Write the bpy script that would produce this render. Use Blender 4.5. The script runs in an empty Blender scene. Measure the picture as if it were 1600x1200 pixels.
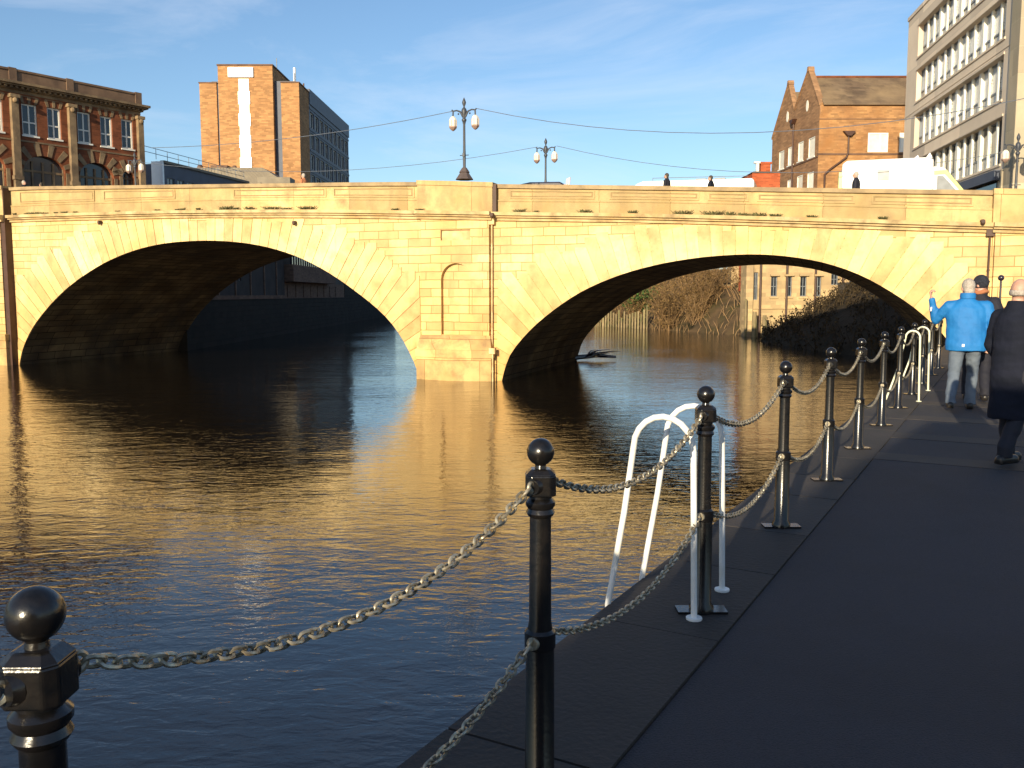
import bpy, math, random
from math import sin, cos, pi, radians, sqrt, hypot, atan2
from mathutils import Matrix, Vector
random.seed(7)
R = random.Random(11)
SC = bpy.context.scene
COL = SC.collection
I4 = Matrix.Identity(4)

# ---------------------------------------------------------------- materials
def mat(name, col, col2=None, scale=3.0, rough=.8, metal=0., bump=.0, bscale=None, brick=None, vvar=.3,
        spec=.5, stain=None, stain_scale=.4, coord='OBJ', detail=5., stretch=(1, 1, 1), coat=0., ramp=(.35, .65), tide=None, streak=None):
    m = bpy.data.materials.new(name); m.use_nodes = True
    nt = m.node_tree; nt.nodes.clear(); N = nt.nodes.new; L = nt.links.new
    out = N('ShaderNodeOutputMaterial'); bs = N('ShaderNodeBsdfPrincipled'); L(bs.outputs[0], out.inputs[0])
    bs.inputs['Roughness'].default_value = rough; bs.inputs['Metallic'].default_value = metal
    bs.inputs['Specular IOR Level'].default_value = .18 if rough >= .84 and spec == .5 else spec
    if coat: bs.inputs['Coat Weight'].default_value = coat
    tc = N('ShaderNodeTexCoord'); mp = N('ShaderNodeMapping'); mp.inputs['Scale'].default_value = stretch
    L(tc.outputs['Object'], mp.inputs[0])
    c2 = col2 if col2 else tuple(c * .7 for c in col)
    nz = N('ShaderNodeTexNoise'); nz.inputs['Scale'].default_value = scale; nz.inputs['Detail'].default_value = detail
    L(mp.outputs[0], nz.inputs['Vector'])
    rp = N('ShaderNodeMapRange'); rp.inputs[1].default_value = ramp[0]; rp.inputs[2].default_value = ramp[1]
    L(nz.outputs[0], rp.inputs[0])
    mx = N('ShaderNodeMix'); mx.data_type = 'RGBA'
    mx.inputs[6].default_value = (*col, 1); mx.inputs[7].default_value = (*c2, 1)
    L(rp.outputs[0], mx.inputs[0]); cur = mx.outputs[2]
    height = nz.outputs[0]
    if brick:
        bw, bh, mo, mc = brick
        if coord == 'UV':
            vec = tc.outputs['UV']
        else:
            sp = N('ShaderNodeSeparateXYZ'); L(tc.outputs['Object'], sp.inputs[0])
            ad = N('ShaderNodeMath'); L(sp.outputs[0], ad.inputs[0]); L(sp.outputs[1], ad.inputs[1])
            cb = N('ShaderNodeCombineXYZ'); L(ad.outputs[0], cb.inputs[0]); L(sp.outputs[2], cb.inputs[1]); vec = cb.outputs[0]
        # slight wobble so that courses are not ruler-straight
        wn = N('ShaderNodeTexNoise'); wn.inputs['Scale'].default_value = 1.2; L(vec, wn.inputs['Vector'])
        ws = N('ShaderNodeVectorMath'); ws.operation = 'MULTIPLY_ADD'; ws.inputs[1].default_value = (.05, .05, 0)
        L(wn.outputs['Color'], ws.inputs[0]); L(vec, ws.inputs[2])
        bt = N('ShaderNodeTexBrick'); bt.inputs['Scale'].default_value = 1
        bt.inputs['Brick Width'].default_value = bw; bt.inputs['Row Height'].default_value = bh
        bt.inputs['Mortar Size'].default_value = mo; bt.inputs['Mortar Smooth'].default_value = .3
        bt.inputs['Color1'].default_value = (.72, .72, .72, 1); bt.inputs['Color2'].default_value = (1.18, 1.15, 1.1, 1)
        bt.inputs['Mortar'].default_value = (*mc, 1); bt.squash = 1.5; bt.squash_frequency = 3
        L(ws.outputs[0], bt.inputs['Vector'])
        ml = N('ShaderNodeMix'); ml.data_type = 'RGBA'; ml.blend_type = 'MULTIPLY'; ml.inputs[0].default_value = 1
        L(cur, ml.inputs[6]); L(bt.outputs['Color'], ml.inputs[7]); cur = ml.outputs[2]
        sb = N('ShaderNodeMath'); sb.operation = 'MULTIPLY_ADD'; sb.inputs[1].default_value = -1.2
        L(bt.outputs['Fac'], sb.inputs[0]); L(nz.outputs[0], sb.inputs[2]); height = sb.outputs[0]
    if stain:
        n2 = N('ShaderNodeTexNoise'); n2.inputs['Scale'].default_value = stain_scale; n2.inputs['Detail'].default_value = 6
        n2.inputs['Roughness'].default_value = .65
        L(mp.outputs[0], n2.inputs['Vector'])
        r2 = N('ShaderNodeMapRange'); r2.inputs[1].default_value = .45; r2.inputs[2].default_value = .75; L(n2.outputs[0], r2.inputs[0])
        m2 = N('ShaderNodeMix'); m2.data_type = 'RGBA'; L(r2.outputs[0], m2.inputs[0]); L(cur, m2.inputs[6])
        m2.inputs[7].default_value = (*stain, 1); cur = m2.outputs[2]
    if streak:   # run-off streaks, long in the vertical
        mp3 = N('ShaderNodeMapping'); mp3.inputs['Scale'].default_value = (1.6, 1.6, .28); L(tc.outputs['Object'], mp3.inputs[0])
        n5 = N('ShaderNodeTexNoise'); n5.inputs['Scale'].default_value = 1.5; n5.inputs['Detail'].default_value = 6; n5.inputs['Roughness'].default_value = .7; L(mp3.outputs[0], n5.inputs['Vector'])
        r5 = N('ShaderNodeMapRange'); r5.inputs[1].default_value = .54; r5.inputs[2].default_value = .74; r5.inputs[4].default_value = .75; L(n5.outputs[0], r5.inputs[0])
        m5 = N('ShaderNodeMix'); m5.data_type = 'RGBA'; L(r5.outputs[0], m5.inputs[0]); L(cur, m5.inputs[6]); m5.inputs[7].default_value = (*streak, 1); cur = m5.outputs[2]
    if tide:     # damp, silt-stained stone low above the river
        s6 = N('ShaderNodeSeparateXYZ'); L(tc.outputs['Object'], s6.inputs[0])
        a6 = N('ShaderNodeMath'); a6.operation = 'MULTIPLY_ADD'; a6.inputs[1].default_value = 3.5; L(nz.outputs[0], a6.inputs[0]); L(s6.outputs[2], a6.inputs[2])
        r6 = N('ShaderNodeMapRange'); r6.inputs[1].default_value = 2.0; r6.inputs[2].default_value = 6.6; r6.inputs[3].default_value = .85; r6.inputs[4].default_value = 0; L(a6.outputs[0], r6.inputs[0])
        m6 = N('ShaderNodeMix'); m6.data_type = 'RGBA'; m6.blend_type = 'MULTIPLY'; L(r6.outputs[0], m6.inputs[0]); L(cur, m6.inputs[6]); m6.inputs[7].default_value = (*tide, 1); cur = m6.outputs[2]
    at = N('ShaderNodeAttribute'); at.attribute_name = 'v'
    mm = N('ShaderNodeMath'); mm.operation = 'MULTIPLY_ADD'; mm.inputs[1].default_value = 2 * vvar; mm.inputs[2].default_value = 1 - vvar
    L(at.outputs['Fac'], mm.inputs[0])
    sc = N('ShaderNodeVectorMath'); sc.operation = 'SCALE'; L(cur, sc.inputs[0]); L(mm.outputs[0], sc.inputs['Scale'])
    L(sc.outputs[0], bs.inputs['Base Color'])
    if bump:
        if bscale:
            n3 = N('ShaderNodeTexNoise'); n3.inputs['Scale'].default_value = bscale; n3.inputs['Detail'].default_value = 4
            L(tc.outputs['Object'], n3.inputs['Vector'])
            if brick:
                a3 = N('ShaderNodeMath'); L(height, a3.inputs[0]); L(n3.outputs[0], a3.inputs[1]); height = a3.outputs[0]
            else: height = n3.outputs[0]
        bp = N('ShaderNodeBump'); bp.inputs['Strength'].default_value = 1; bp.inputs['Distance'].default_value = bump
        L(height, bp.inputs['Height']); L(bp.outputs[0], bs.inputs['Normal'])
    return m

M = {}
STA = (.30, .19, .09)
M['ashlar'] = mat('ashlar', (.76, .595, .31), (.63, .43, .18), .30, .85, bump=.012, bscale=6, brick=(.95, .36, .013, (.52, .40, .28)), stain=(.46, .30, .135), stain_scale=.8, tide=(.84, .66, .44), streak=(.48, .30, .14))
M['voussoir'] = mat('voussoir', (.77, .60, .32), (.63, .43, .18), .30, .85, bump=.012, bscale=7, vvar=.25, stain=(.46, .29, .13), stain_scale=.9, tide=(.84, .66, .44), streak=(.48, .30, .14))
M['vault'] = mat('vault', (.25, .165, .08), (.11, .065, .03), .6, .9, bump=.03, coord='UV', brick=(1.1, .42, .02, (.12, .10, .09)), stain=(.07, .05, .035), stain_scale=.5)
M['parapet'] = mat('parapet', (.60, .46, .23), (.48, .34, .155), .8, .88, bump=.008, bscale=9, vvar=.15, brick=(1.9, 9., .007, (.45, .36, .25)), stain=(.30, .21, .11), stain_scale=1.1, streak=(.30, .21, .11))
M['moulding'] = mat('moulding', (.56, .44, .24), (.46, .31, .14), 1.2, .88, bump=.006, bscale=12, vvar=.15, stain=(.22, .155, .085), stain_scale=1.6)
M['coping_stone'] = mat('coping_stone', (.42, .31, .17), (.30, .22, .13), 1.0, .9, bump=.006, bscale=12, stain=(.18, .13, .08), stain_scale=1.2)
M['panel_groove_shade'] = mat('panel_groove_shade', (.38, .27, .14), (.28, .20, .10), 2, .9)  # shadow line of the panel groove, put in as a dark colour
M['plinth'] = mat('plinth', (.66, .45, .20), (.50, .32, .13), 1.0, .9, bump=.012, bscale=6, brick=(1.7, .9, .009, (.5, .4, .3)), stain=(.24, .15, .08), stain_scale=1.2)
M['pale_stone'] = mat('pale_stone', (.90, .86, .74), (.84, .76, .60), 2.5, .85)
M['plaque'] = mat('plaque', (.66, .52, .28), (.52, .33, .16), 2.5, .85)
M['dark_pipe_and_shade'] = mat('dark_pipe_and_shade', (.07, .03, .018), rough=.6)  # pipe colour, also used for strips painted as shaded stone sides
M['lead'] = mat('lead', (.16, .13, .09), (.11, .09, .065), 2, .6)
M['asphalt'] = mat('asphalt', (.034, .033, .042), (.020, .020, .027), 160, .8, bump=.006, bscale=110, stain=(.018, .017, .021), stain_scale=.9)
M['road'] = mat('road', (.05, .05, .05), (.04, .04, .04), 2, .9)
M['flag'] = mat('flag', (.05, .040, .034), (.03, .026, .024), 1.4, .8, bump=.006, bscale=40, vvar=.25, stain=(.035, .03, .028), stain_scale=.9)
M['quay_wall'] = mat('quay_wall', (.16, .12, .08), (.07, .06, .04), .8, .9, bump=.01, brick=(.8, .35, .012, (.3, .3, .3)))
M['black_paint'] = mat('black_paint', (.005, .005, .0055), (.012, .010, .009), 30, .24, bump=.0006, bscale=90, vvar=0, spec=.6)
M['steel'] = mat('galvanised', (.50, .45, .34), (.26, .21, .14), 60, .36, metal=.5, vvar=.3)
M['white_paint'] = mat('white_paint', (.84, .84, .82), (.74, .72, .66), 8, .35)
M['yellow_white'] = mat('yellow_white', (.80, .80, .62), (.7, .7, .5), 8, .4)
M['lamp_iron'] = mat('lamp_iron', (.035, .045, .06), (.05, .05, .06), 8, .5)
M['lamp_glass'] = mat('lamp_glass', (.78, .74, .62), (.66, .6, .5), 4, .3)
M['lamp_rim'] = mat('lamp_rim', (.40, .27, .22), rough=.5)
M['pedestal'] = mat('pedestal', (.10, .075, .07), rough=.7)
M['brick_orange'] = mat('brick_orange', (.42, .235, .105), (.29, .155, .075), .6, .9, brick=(.45, .15, .012, (.9, .9, .85)), stain=(.30, .14, .05), stain_scale=.5)
M['brick_tower'] = mat('brick_tower', (.42, .235, .11), (.36, .195, .09), .5, .9, vvar=.1, brick=(.6, .2, .012, (.9, .85, .8)))
M['brick_dark'] = mat('brick_dark', (.17, .105, .075), (.13, .08, .06), .6, .9, brick=(.5, .16, .012, (.9, .9, .85)))
M['brick_red'] = mat('brick_red', (.20, .072, .036), (.14, .05, .026), .7, .9, brick=(.45, .15, .012, (1.2, 1.1, 1.)))
M['brick_bright'] = mat('brick_bright', (.42, .11, .05), (.34, .09, .04), .7, .9, brick=(.45, .15, .012, (1.2, 1.1, 1.)))
M['victorian_stone'] = mat('victorian_stone', (.30, .21, .12), (.17, .12, .075), 1.2, .85, bump=.01, bscale=8, stain=(.08, .06, .045), stain_scale=.7)
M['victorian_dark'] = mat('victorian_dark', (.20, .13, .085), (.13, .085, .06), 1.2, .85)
M['slate'] = mat('slate', (.17, .125, .085), (.12, .085, .06), .7, .85, brick=(.6, .22, .012, (.75, .75, .75)), stain=(.24, .17, .10), stain_scale=.4)
M['ribbed_lead'] = mat('ribbed_lead', (.24, .20, .14), (.17, .14, .10), .7, .7)
M['concrete'] = mat('concrete', (.80, .68, .54), (.74, .62, .49), .6, .85, bump=.004, bscale=5, brick=(3.4, 3.17, .02, (.8, .8, .8)), vvar=.12)
M['portland'] = mat('portland', (.46, .39, .29), (.38, .33, .24), .5, .85, bump=.005, bscale=5, brick=(1.5, 1.3, .03, (1.05, 1.05, 1.0)), stain=(.34, .30, .22), stain_scale=.3)
M['blue_clad'] = mat('blue_clad', (.075, .09, .13), (.06, .07, .10), 1, .6)
M['window_paint'] = mat('window_paint', (.80, .78, .70), (.72, .70, .62), 4, .5, vvar=.05)
M['window_grey'] = mat('window_grey', (.20, .22, .24), rough=.5)
M['glass_dark'] = mat('glass_dark', (.02, .025, .035), (.03, .04, .05), 1, .08, spec=.8, vvar=.3)
M['glass_pale'] = mat('glass_pale', (.50, .55, .62), (.36, .42, .50), 1.2, .10, spec=.8, vvar=.15)
M['blind'] = mat('blind', (.86, .84, .74), (.80, .76, .64), 3, .55)
M['teal'] = mat('teal', (.05, .16, .15), rough=.4)
M['vehicle_white'] = mat('vehicle_white', (.86, .86, .85), (.82, .82, .81), 2, .25, coat=.4)
M['vehicle_lime'] = mat('vehicle_lime', (.75, .80, .12), rough=.35)
M['vehicle_dark'] = mat('vehicle_dark', (.025, .02, .035), rough=.25, coat=.5)
M['window_mid'] = mat('window_mid', (.22, .23, .24), rough=.25)
M['tyre'] = mat('tyre', (.02, .02, .02), rough=.85)
M['timber'] = mat('timber', (.30, .23, .13), (.18, .14, .08), 3, .9, bump=.01, stretch=(3, 3, .4), stain=(.12, .15, .05), stain_scale=1.5)
M['bank_soil'] = mat('bank_soil', (.13, .085, .045), (.07, .05, .03), .7, .95, bump=.08, bscale=2, stain=(.06, .055, .02), stain_scale=.6)
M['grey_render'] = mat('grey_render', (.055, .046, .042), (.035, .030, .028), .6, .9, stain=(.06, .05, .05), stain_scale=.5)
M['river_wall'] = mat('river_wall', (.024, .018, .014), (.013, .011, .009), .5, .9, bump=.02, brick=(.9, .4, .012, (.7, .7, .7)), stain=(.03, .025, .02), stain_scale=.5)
M['far_stone'] = mat('far_stone', (.55, .41, .22), (.44, .32, .18), .6, .9, brick=(.9, .35, .01, (.8, .8, .8)), stain=(.34, .24, .14), stain_scale=.4)
M['ground'] = mat('ground', (.10, .09, .08), (.07, .065, .06), .4, .95)
M['bark'] = mat('bark', (.26, .16, .075), (.17, .11, .06), 2, .9, vvar=.45)
M['bark_pale'] = mat('bark_pale', (.42, .31, .18), (.30, .21, .12), 2, .9, vvar=.3)
M['thicket'] = mat('thicket', (.035, .025, .014), (.055, .038, .018), 3, .9, vvar=.5)  # darker than the dry leaves: bank shade put into the colour
M['bank_soil_shaded'] = mat('bank_soil_shaded', (.045, .032, .02), (.03, .024, .014), .7, .95, bump=.08, bscale=2)  # darkened copy of the bank soil, with shade put into its colour
M['brick_gable'] = mat('brick_gable', (.33, .195, .11), (.26, .15, .085), .6, .9, brick=(.5, .16, .012, (.9, .9, .85)))
M['leaf_green'] = mat('leaf_green', (.07, .14, .025), (.04, .09, .02), 4, .7, vvar=.5)
M['leaf_dry'] = mat('leaf_dry', (.20, .12, .045), (.12, .08, .03), 3, .85, vvar=.5)
M['weed'] = mat('weed', (.07, .075, .025), (.10, .08, .03), 6, .8, vvar=.5)
M['skin'] = mat('skin', (.56, .33, .24), (.50, .27, .19), 14, .55, vvar=.02)
M['hair_grey'] = mat('hair_grey', (.46, .41, .36), (.30, .26, .22), 60, .7, bump=.003, bscale=120)
M['hair_dark'] = mat('hair_dark', (.06, .045, .03), rough=.7)
M['cloth_blue'] = mat('cloth_blue', (.008, .17, .47), (.007, .14, .40), 5, .7, bump=.018, bscale=7, vvar=.05)
M['cloth_jeans'] = mat('cloth_jeans', (.16, .19, .23), (.10, .125, .165), 6, .85, bump=.014, bscale=9)
M['cloth_black'] = mat('cloth_black', (.012, .012, .022), (.009, .009, .016), 6, .8, bump=.014, bscale=8)
M['cloth_grey'] = mat('cloth_grey', (.012, .014, .026), (.008, .010, .018), 5, .85, bump=.018, bscale=7, stretch=(.5, .5, 3))
M['knit'] = mat('knit', (.035, .037, .05), (.02, .022, .03), 40, .9, bump=.004, bscale=80)
M['scarf'] = mat('scarf', (.50, .20, .10), rough=.9)
M['leather'] = mat('leather', (.02, .016, .013), rough=.4)
M['paper_bag'] = mat('paper_bag', (.36, .25, .13), (.30, .20, .10), 3, .85)
M['cable'] = mat('cable', (.12, .14, .18), rough=.6)
M['sign_pale'] = mat('sign_pale', (.72, .52, .50), rough=.6)

# ---------------------------------------------------------------- mesh builder
class MB:
    def __init__(s, T=None): s.v = []; s.f = []; s.mi = []; s.c = []; s.uv = []; s.T = T or I4; s.m = 0; s.col = .5
    def poly(s, pts, uv=None):
        n = len(s.v)
        for p in pts: s.v.append(tuple(s.T @ Vector(p)))
        s.f.append(tuple(range(n, n + len(pts)))); s.mi.append(s.m); s.c.append(s.col)
        s.uv.append(uv if uv else [(0, 0)] * len(pts))
    def mesh(s, vs, fs):
        n = len(s.v)
        for p in vs: s.v.append(tuple(s.T @ Vector(p)))
        for f in fs:
            s.f.append(tuple(n + i for i in f)); s.mi.append(s.m); s.c.append(s.col); s.uv.append([(0, 0)] * len(f))
    def hexa(s, a):   # 8 points: bottom 4 ccw, top 4 ccw
        s.mesh(a, [(3, 2, 1, 0), (4, 5, 6, 7), (0, 1, 5, 4), (1, 2, 6, 5), (2, 3, 7, 6), (3, 0, 4, 7)])
    def box(s, x0, x1, y0, y1, z0, z1):
        s.hexa([(x0, y0, z0), (x1, y0, z0), (x1, y1, z0), (x0, y1, z0), (x0, y0, z1), (x1, y0, z1), (x1, y1, z1), (x0, y1, z1)])
    def prism(s, pts, y0, y1):   # polygon in x,z (ccw seen from -y), extruded y0..y1
        n = len(pts)
        vs = [(x, y0, z) for x, z in pts] + [(x, y1, z) for x, z in pts]
        fs = [tuple(range(n)), tuple(range(2 * n - 1, n - 1, -1))]
        for i in range(n):
            j = (i + 1) % n; fs.append((j, i, i + n, j + n))
        s.mesh(vs, fs)
    def prismz(s, pts, z0, z1, top=None):  # polygon in x,y extruded in z
        n = len(pts); tp = top or pts
        vs = [(x, y, z0) for x, y in pts] + [(x, y, z1) for x, y in tp]
        fs = [tuple(range(n - 1, -1, -1)), tuple(range(n, 2 * n))]
        for i in range(n):
            j = (i + 1) % n; fs.append((i, j, j + n, i + n))
        s.mesh(vs, fs)
    def strip(s, x0, x1, y0, y1, lo, hi, step=1.5):   # box whose bottom and top follow functions of x
        k = max(1, int((x1 - x0) / step)); xs = [x0 + (x1 - x0) * i / k for i in range(k + 1)]
        vs = []
        for x in xs: vs += [(x, y0, lo(x)), (x, y0, hi(x)), (x, y1, hi(x)), (x, y1, lo(x))]
        fs = [(0, 1, 2, 3), tuple(4 * k + q for q in (3, 2, 1, 0))]
        for i in range(k):
            a = 4 * i; b = a + 4
            for q in range(4):
                r = (q + 1) % 4; fs.append((a + q, b + q, b + r, a + r))
        s.mesh(vs, fs)
    def lathe(s, prof, c=(0, 0, 0), n=20):   # prof: (r,z) bottom to top
        vs = []; fs = []
        for r, z in prof:
            for i in range(n): a = 2 * pi * i / n; vs.append((c[0] + r * cos(a), c[1] + r * sin(a), c[2] + z))
        for k in range(len(prof) - 1):
            for i in range(n):
                j = (i + 1) % n; fs.append((k * n + i, k * n + j, (k + 1) * n + j, (k + 1) * n + i))
        fs.append(tuple(range(n - 1, -1, -1))); fs.append(tuple((len(prof) - 1) * n + i for i in range(n)))
        s.mesh(vs, fs)
    def ball(s, c, r, n=20, m=12, sq=(1, 1, 1)):
        prof = [(r * sin(pi * i / m) + 1e-5, -r * cos(pi * i / m)) for i in range(m + 1)]
        vs = []; fs = []
        for rr, z in prof:
            for i in range(n): a = 2 * pi * i / n; vs.append((c[0] + sq[0] * rr * cos(a), c[1] + sq[1] * rr * sin(a), c[2] + z * sq[2]))
        for k in range(m):
            for i in range(n):
                j = (i + 1) % n; fs.append((k * n + i, k * n + j, (k + 1) * n + j, (k + 1) * n + i))
        s.mesh(vs, fs)
    def tube(s, pts, r, n=8, closed=False, cap=True):
        P = [Vector(p) for p in pts]; k = len(P); rs = r if isinstance(r, (list, tuple)) else [r] * k
        vs = []; fs = []; up = None
        for i in range(k):
            if closed: d = P[(i + 1) % k] - P[i - 1]
            else: d = P[min(i + 1, k - 1)] - P[max(i - 1, 0)]
            d = d.normalized() if d.length > 1e-9 else Vector((0, 0, 1))
            if up is None: up = d.orthogonal().normalized()
            else:
                up = up - d * up.dot(d)
                up = up.normalized() if up.length > 1e-6 else d.orthogonal().normalized()
            w = d.cross(up)
            for q in range(n):
                a = 2 * pi * q / n; vs.append(tuple(P[i] + (up * cos(a) + w * sin(a)) * rs[i]))
        kk = k if closed else k - 1
        for i in range(kk):
            b = (i + 1) % k
            for q in range(n):
                q2 = (q + 1) % n; fs.append((i * n + q, i * n + q2, b * n + q2, b * n + q))
        if not closed and cap:
            fs.append(tuple(range(n - 1, -1, -1))); fs.append(tuple((k - 1) * n + q for q in range(n)))
        s.mesh(vs, fs)
    def capsule(s, a, b, ra, rb, n=14):
        a = Vector(a); b = Vector(b); d = (b - a).normalized(); pts = []; rs = []
        for t in (0, 25, 50, 75): pts.append(a - d * ra * cos(radians(t))); rs.append(max(ra * sin(radians(t)), .0005))
        pts.append(a); rs.append(ra); pts.append((a + b) / 2); rs.append((ra + rb) / 2); pts.append(b); rs.append(rb)
        for t in (75, 50, 25, 0): pts.append(b + d * rb * cos(radians(t))); rs.append(max(rb * sin(radians(t)), .0005))
        s.tube(pts, rs, n)
    def loft(s, rings, n=20):  # rings (z, rx, ry, cx, cy)
        vs = []; fs = []
        for z, rx, ry, cx, cy in rings:
            for i in range(n): a = 2 * pi * i / n; vs.append((cx + rx * cos(a), cy + ry * sin(a), z))
        for k in range(len(rings) - 1):
            for i in range(n):
                j = (i + 1) % n; fs.append((k * n + i, k * n + j, (k + 1) * n + j, (k + 1) * n + i))
        fs.append(tuple(range(n - 1, -1, -1))); fs.append(tuple((len(rings) - 1) * n + i for i in range(n)))
        s.mesh(vs, fs)
    def build(s, name, mats, parent=None, smooth=False, bevel=0):
        me = bpy.data.meshes.new(name); me.from_pydata(s.v, [], s.f)
        for m in (mats if isinstance(mats, (list, tuple)) else [mats]): me.materials.append(M[m] if isinstance(m, str) else m)
        if any(s.mi): me.polygons.foreach_set('material_index', s.mi)
        at = me.attributes.new('v', 'FLOAT', 'FACE'); at.data.foreach_set('value', s.c)
        if any(u != [(0, 0)] * len(u) for u in s.uv[:3]):
            ul = me.uv_layers.new(name='UVMap'); k = 0
            for u in s.uv:
                for q in u: ul.data[k].uv = q; k += 1
        if smooth:
            me.shade_smooth(); me.set_sharp_from_angle(angle=radians(38))
        me.update()
        o = bpy.data.objects.new(name, me); COL.objects.link(o)
        if parent: o.parent = parent
        if bevel:
            b = o.modifiers.new('bevel', 'BEVEL'); b.width = bevel; b.segments = 2; b.limit_method = 'ANGLE'; b.angle_limit = radians(35)
        return o

def tag(o, label=None, cat=None, group=None, kind=None):
    if label: o['label'] = label
    if cat: o['category'] = cat
    if group: o['group'] = group
    if kind: o['kind'] = kind
    return o
def thing(name, label, cat, loc=(0, 0, 0), rz=0, group=None):
    o = bpy.data.objects.new(name, None); COL.objects.link(o); o.location = loc; o.rotation_euler = (0, 0, rz); o.empty_display_size = .2
    return tag(o, label, cat, group)
def struct(name, mb, m, label, smooth=False):
    o = mb.build(name, m, None, smooth); return tag(o, label, name.replace('_', ' '), None, 'structure')
def dup(root, loc=None, rz=None, label=None, group=None, scale=None):
    r = root.copy(); COL.objects.link(r)
    if loc: r.location = loc
    if rz is not None: r.rotation_euler = (0, 0, rz)
    if scale: r.scale = (scale,) * 3 if not isinstance(scale, tuple) else scale
    if label: r['label'] = label
    if group: r['group'] = group
    for ch in list(root.children):
        c = ch.copy(); COL.objects.link(c); c.parent = r
        for g in list(ch.children):
            d = g.copy(); COL.objects.link(d); d.parent = c
    return r
def interp(tab):
    def f(x):
        if x <= tab[0][0]: return tab[0][1]
        for i in range(len(tab) - 1):
            if x <= tab[i + 1][0]:
                x0, y0 = tab[i]; x1, y1 = tab[i + 1]
                xm = tab[i - 1] if i else (x0 - (x1 - x0), y0 - (y1 - y0)); xp = tab[i + 2] if i + 2 < len(tab) else (x1 + (x1 - x0), y1 + (y1 - y0))
                m0 = (y1 - xm[1]) / (x1 - xm[0]); m1 = (xp[1] - y0) / (xp[0] - x0)
                h = x1 - x0; t = (x - x0) / h
                return (2*t**3-3*t*t+1)*y0 + (t**3-2*t*t+t)*h*m0 + (-2*t**3+3*t*t)*y1 + (t**3-t*t)*h*m1
        return tab[-1][1]
    return f
EYE = 3.68; QZ = 2.08

# ================================================================= BRIDGE
B0 = (-.466, 37.768); BA = radians(-18.825); S = (cos(BA), sin(BA)); Nn = (S[1], -S[0])
def bworld(s, n, z=0): return (B0[0] + S[0] * s + Nn[0] * n, B0[1] + S[1] * s + Nn[1] * n, z)
bridge = thing('stone_bridge', 'sunlit yellow sandstone road bridge with two wide arches over the river', 'bridge', (B0[0], B0[1], 0), BA)
BW = 12.6
ptop = interp([(-60, 8.3), (-45, 8.9), (-27, 9.16), (-21, 9.02), (-12, 8.76), (-4, 8.52), (0, 8.27), (3.3, 8.11), (10.8, 7.73), (18.3, 7.34), (30, 6.7), (60, 6.2)])
ctop = interp([(-60, 6.9), (-45, 7.5), (-27, 7.72), (-21, 7.70), (-15.6, 7.64), (-8.7, 7.46), (-3.9, 7.27), (0, 7.10), (6, 6.86), (12, 6.55), (18, 6.21), (30, 5.6), (60, 5.1)])
cbot = lambda s: ctop(s) - .33
LA = [(-26.86, -.2), (-26.45, 1.0), (-25.4, 2.36), (-23.61, 3.84), (-21.49, 5.0), (-19.47, 5.72), (-17.53, 6.1), (-15.6, 6.22), (-13.85, 6.18), (-12.09, 5.98), (-10.38, 5.57), (-8.72, 4.9), (-7.1, 3.95), (-5.52, 2.78), (-4.6, 1.68), (-3.95, .44), (-3.82, -.2)]
RA = [(0.0, -.2), (.12, .3), (.49, 1.24), (1.63, 2.48), (3.28, 3.66), (4.88, 4.38), (6.43, 4.82), (7.94, 5.08), (9.41, 5.2), (10.7, 5.2), (12.02, 5.05), (13.17, 4.78), (14.3, 4.33), (15.42, 3.66), (16.31, 2.98), (17.2, 2.05), (17.85, .9), (18.1, -.2)]
def arch_pts(A, n):   # resample by arc length after catmull smoothing
    P = []
    for i in range(len(A) - 1):
        p0 = A[i - 1] if i else A[0]; p1 = A[i]; p2 = A[i + 1]; p3 = A[min(i + 2, len(A) - 1)]
        for k in range(12):
            t = k / 12
            P.append(tuple(.5 * ((2 * p1[q]) + (-p0[q] + p2[q]) * t + (2 * p0[q] - 5 * p1[q] + 4 * p2[q] - p3[q]) * t * t + (-p0[q] + 3 * p1[q] - 3 * p2[q] + p3[q]) * t ** 3) for q in (0, 1)))
    P.append(A[-1])
    D = [0]
    for i in range(1, len(P)): D.append(D[-1] + hypot(P[i][0] - P[i - 1][0], P[i][1] - P[i - 1][1]))
    out = []; j = 0
    for i in range(n + 1):
        t = D[-1] * i / n
        while j < len(D) - 2 and D[j + 1] < t: j += 1
        u = (t - D[j]) / max(1e-9, D[j + 1] - D[j]); out.append((P[j][0] + (P[j + 1][0] - P[j][0]) * u, P[j][1] + (P[j + 1][1] - P[j][1]) * u))
    return out, D[-1]
# spandrel walls, front and back (back face 12.6 m upstream)
def spandrel(y, flip):
    mb = MB()
    def q(pts): mb.poly(pts[::-1] if flip else pts)
    for A in (LA, RA):
        P, _ = arch_pts(A, 110)
        for a, b in zip(P, P[1:]):
            if b[0] - a[0] > 1e-4: q([(a[0], y, a[1]), (b[0], y, b[1]), (b[0], y, cbot(b[0])), (a[0], y, cbot(a[0]))])
    for x0, x1 in ((-60, -26.86), (-3.82, 0.0), (18.1, 60)):
        k = max(1, int((x1 - x0) / 2))
        for i in range(k):
            a = x0 + (x1 - x0) * i / k; b = x0 + (x1 - x0) * (i + 1) / k
            q([(a, y, -1.5), (b, y, -1.5), (b, y, cbot(b)), (a, y, cbot(a))])
    return mb
spandrel(0, False).build('spandrel_wall', 'ashlar', bridge)
spandrel(BW, True).build('spandrel_wall', 'ashlar', bridge)
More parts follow.
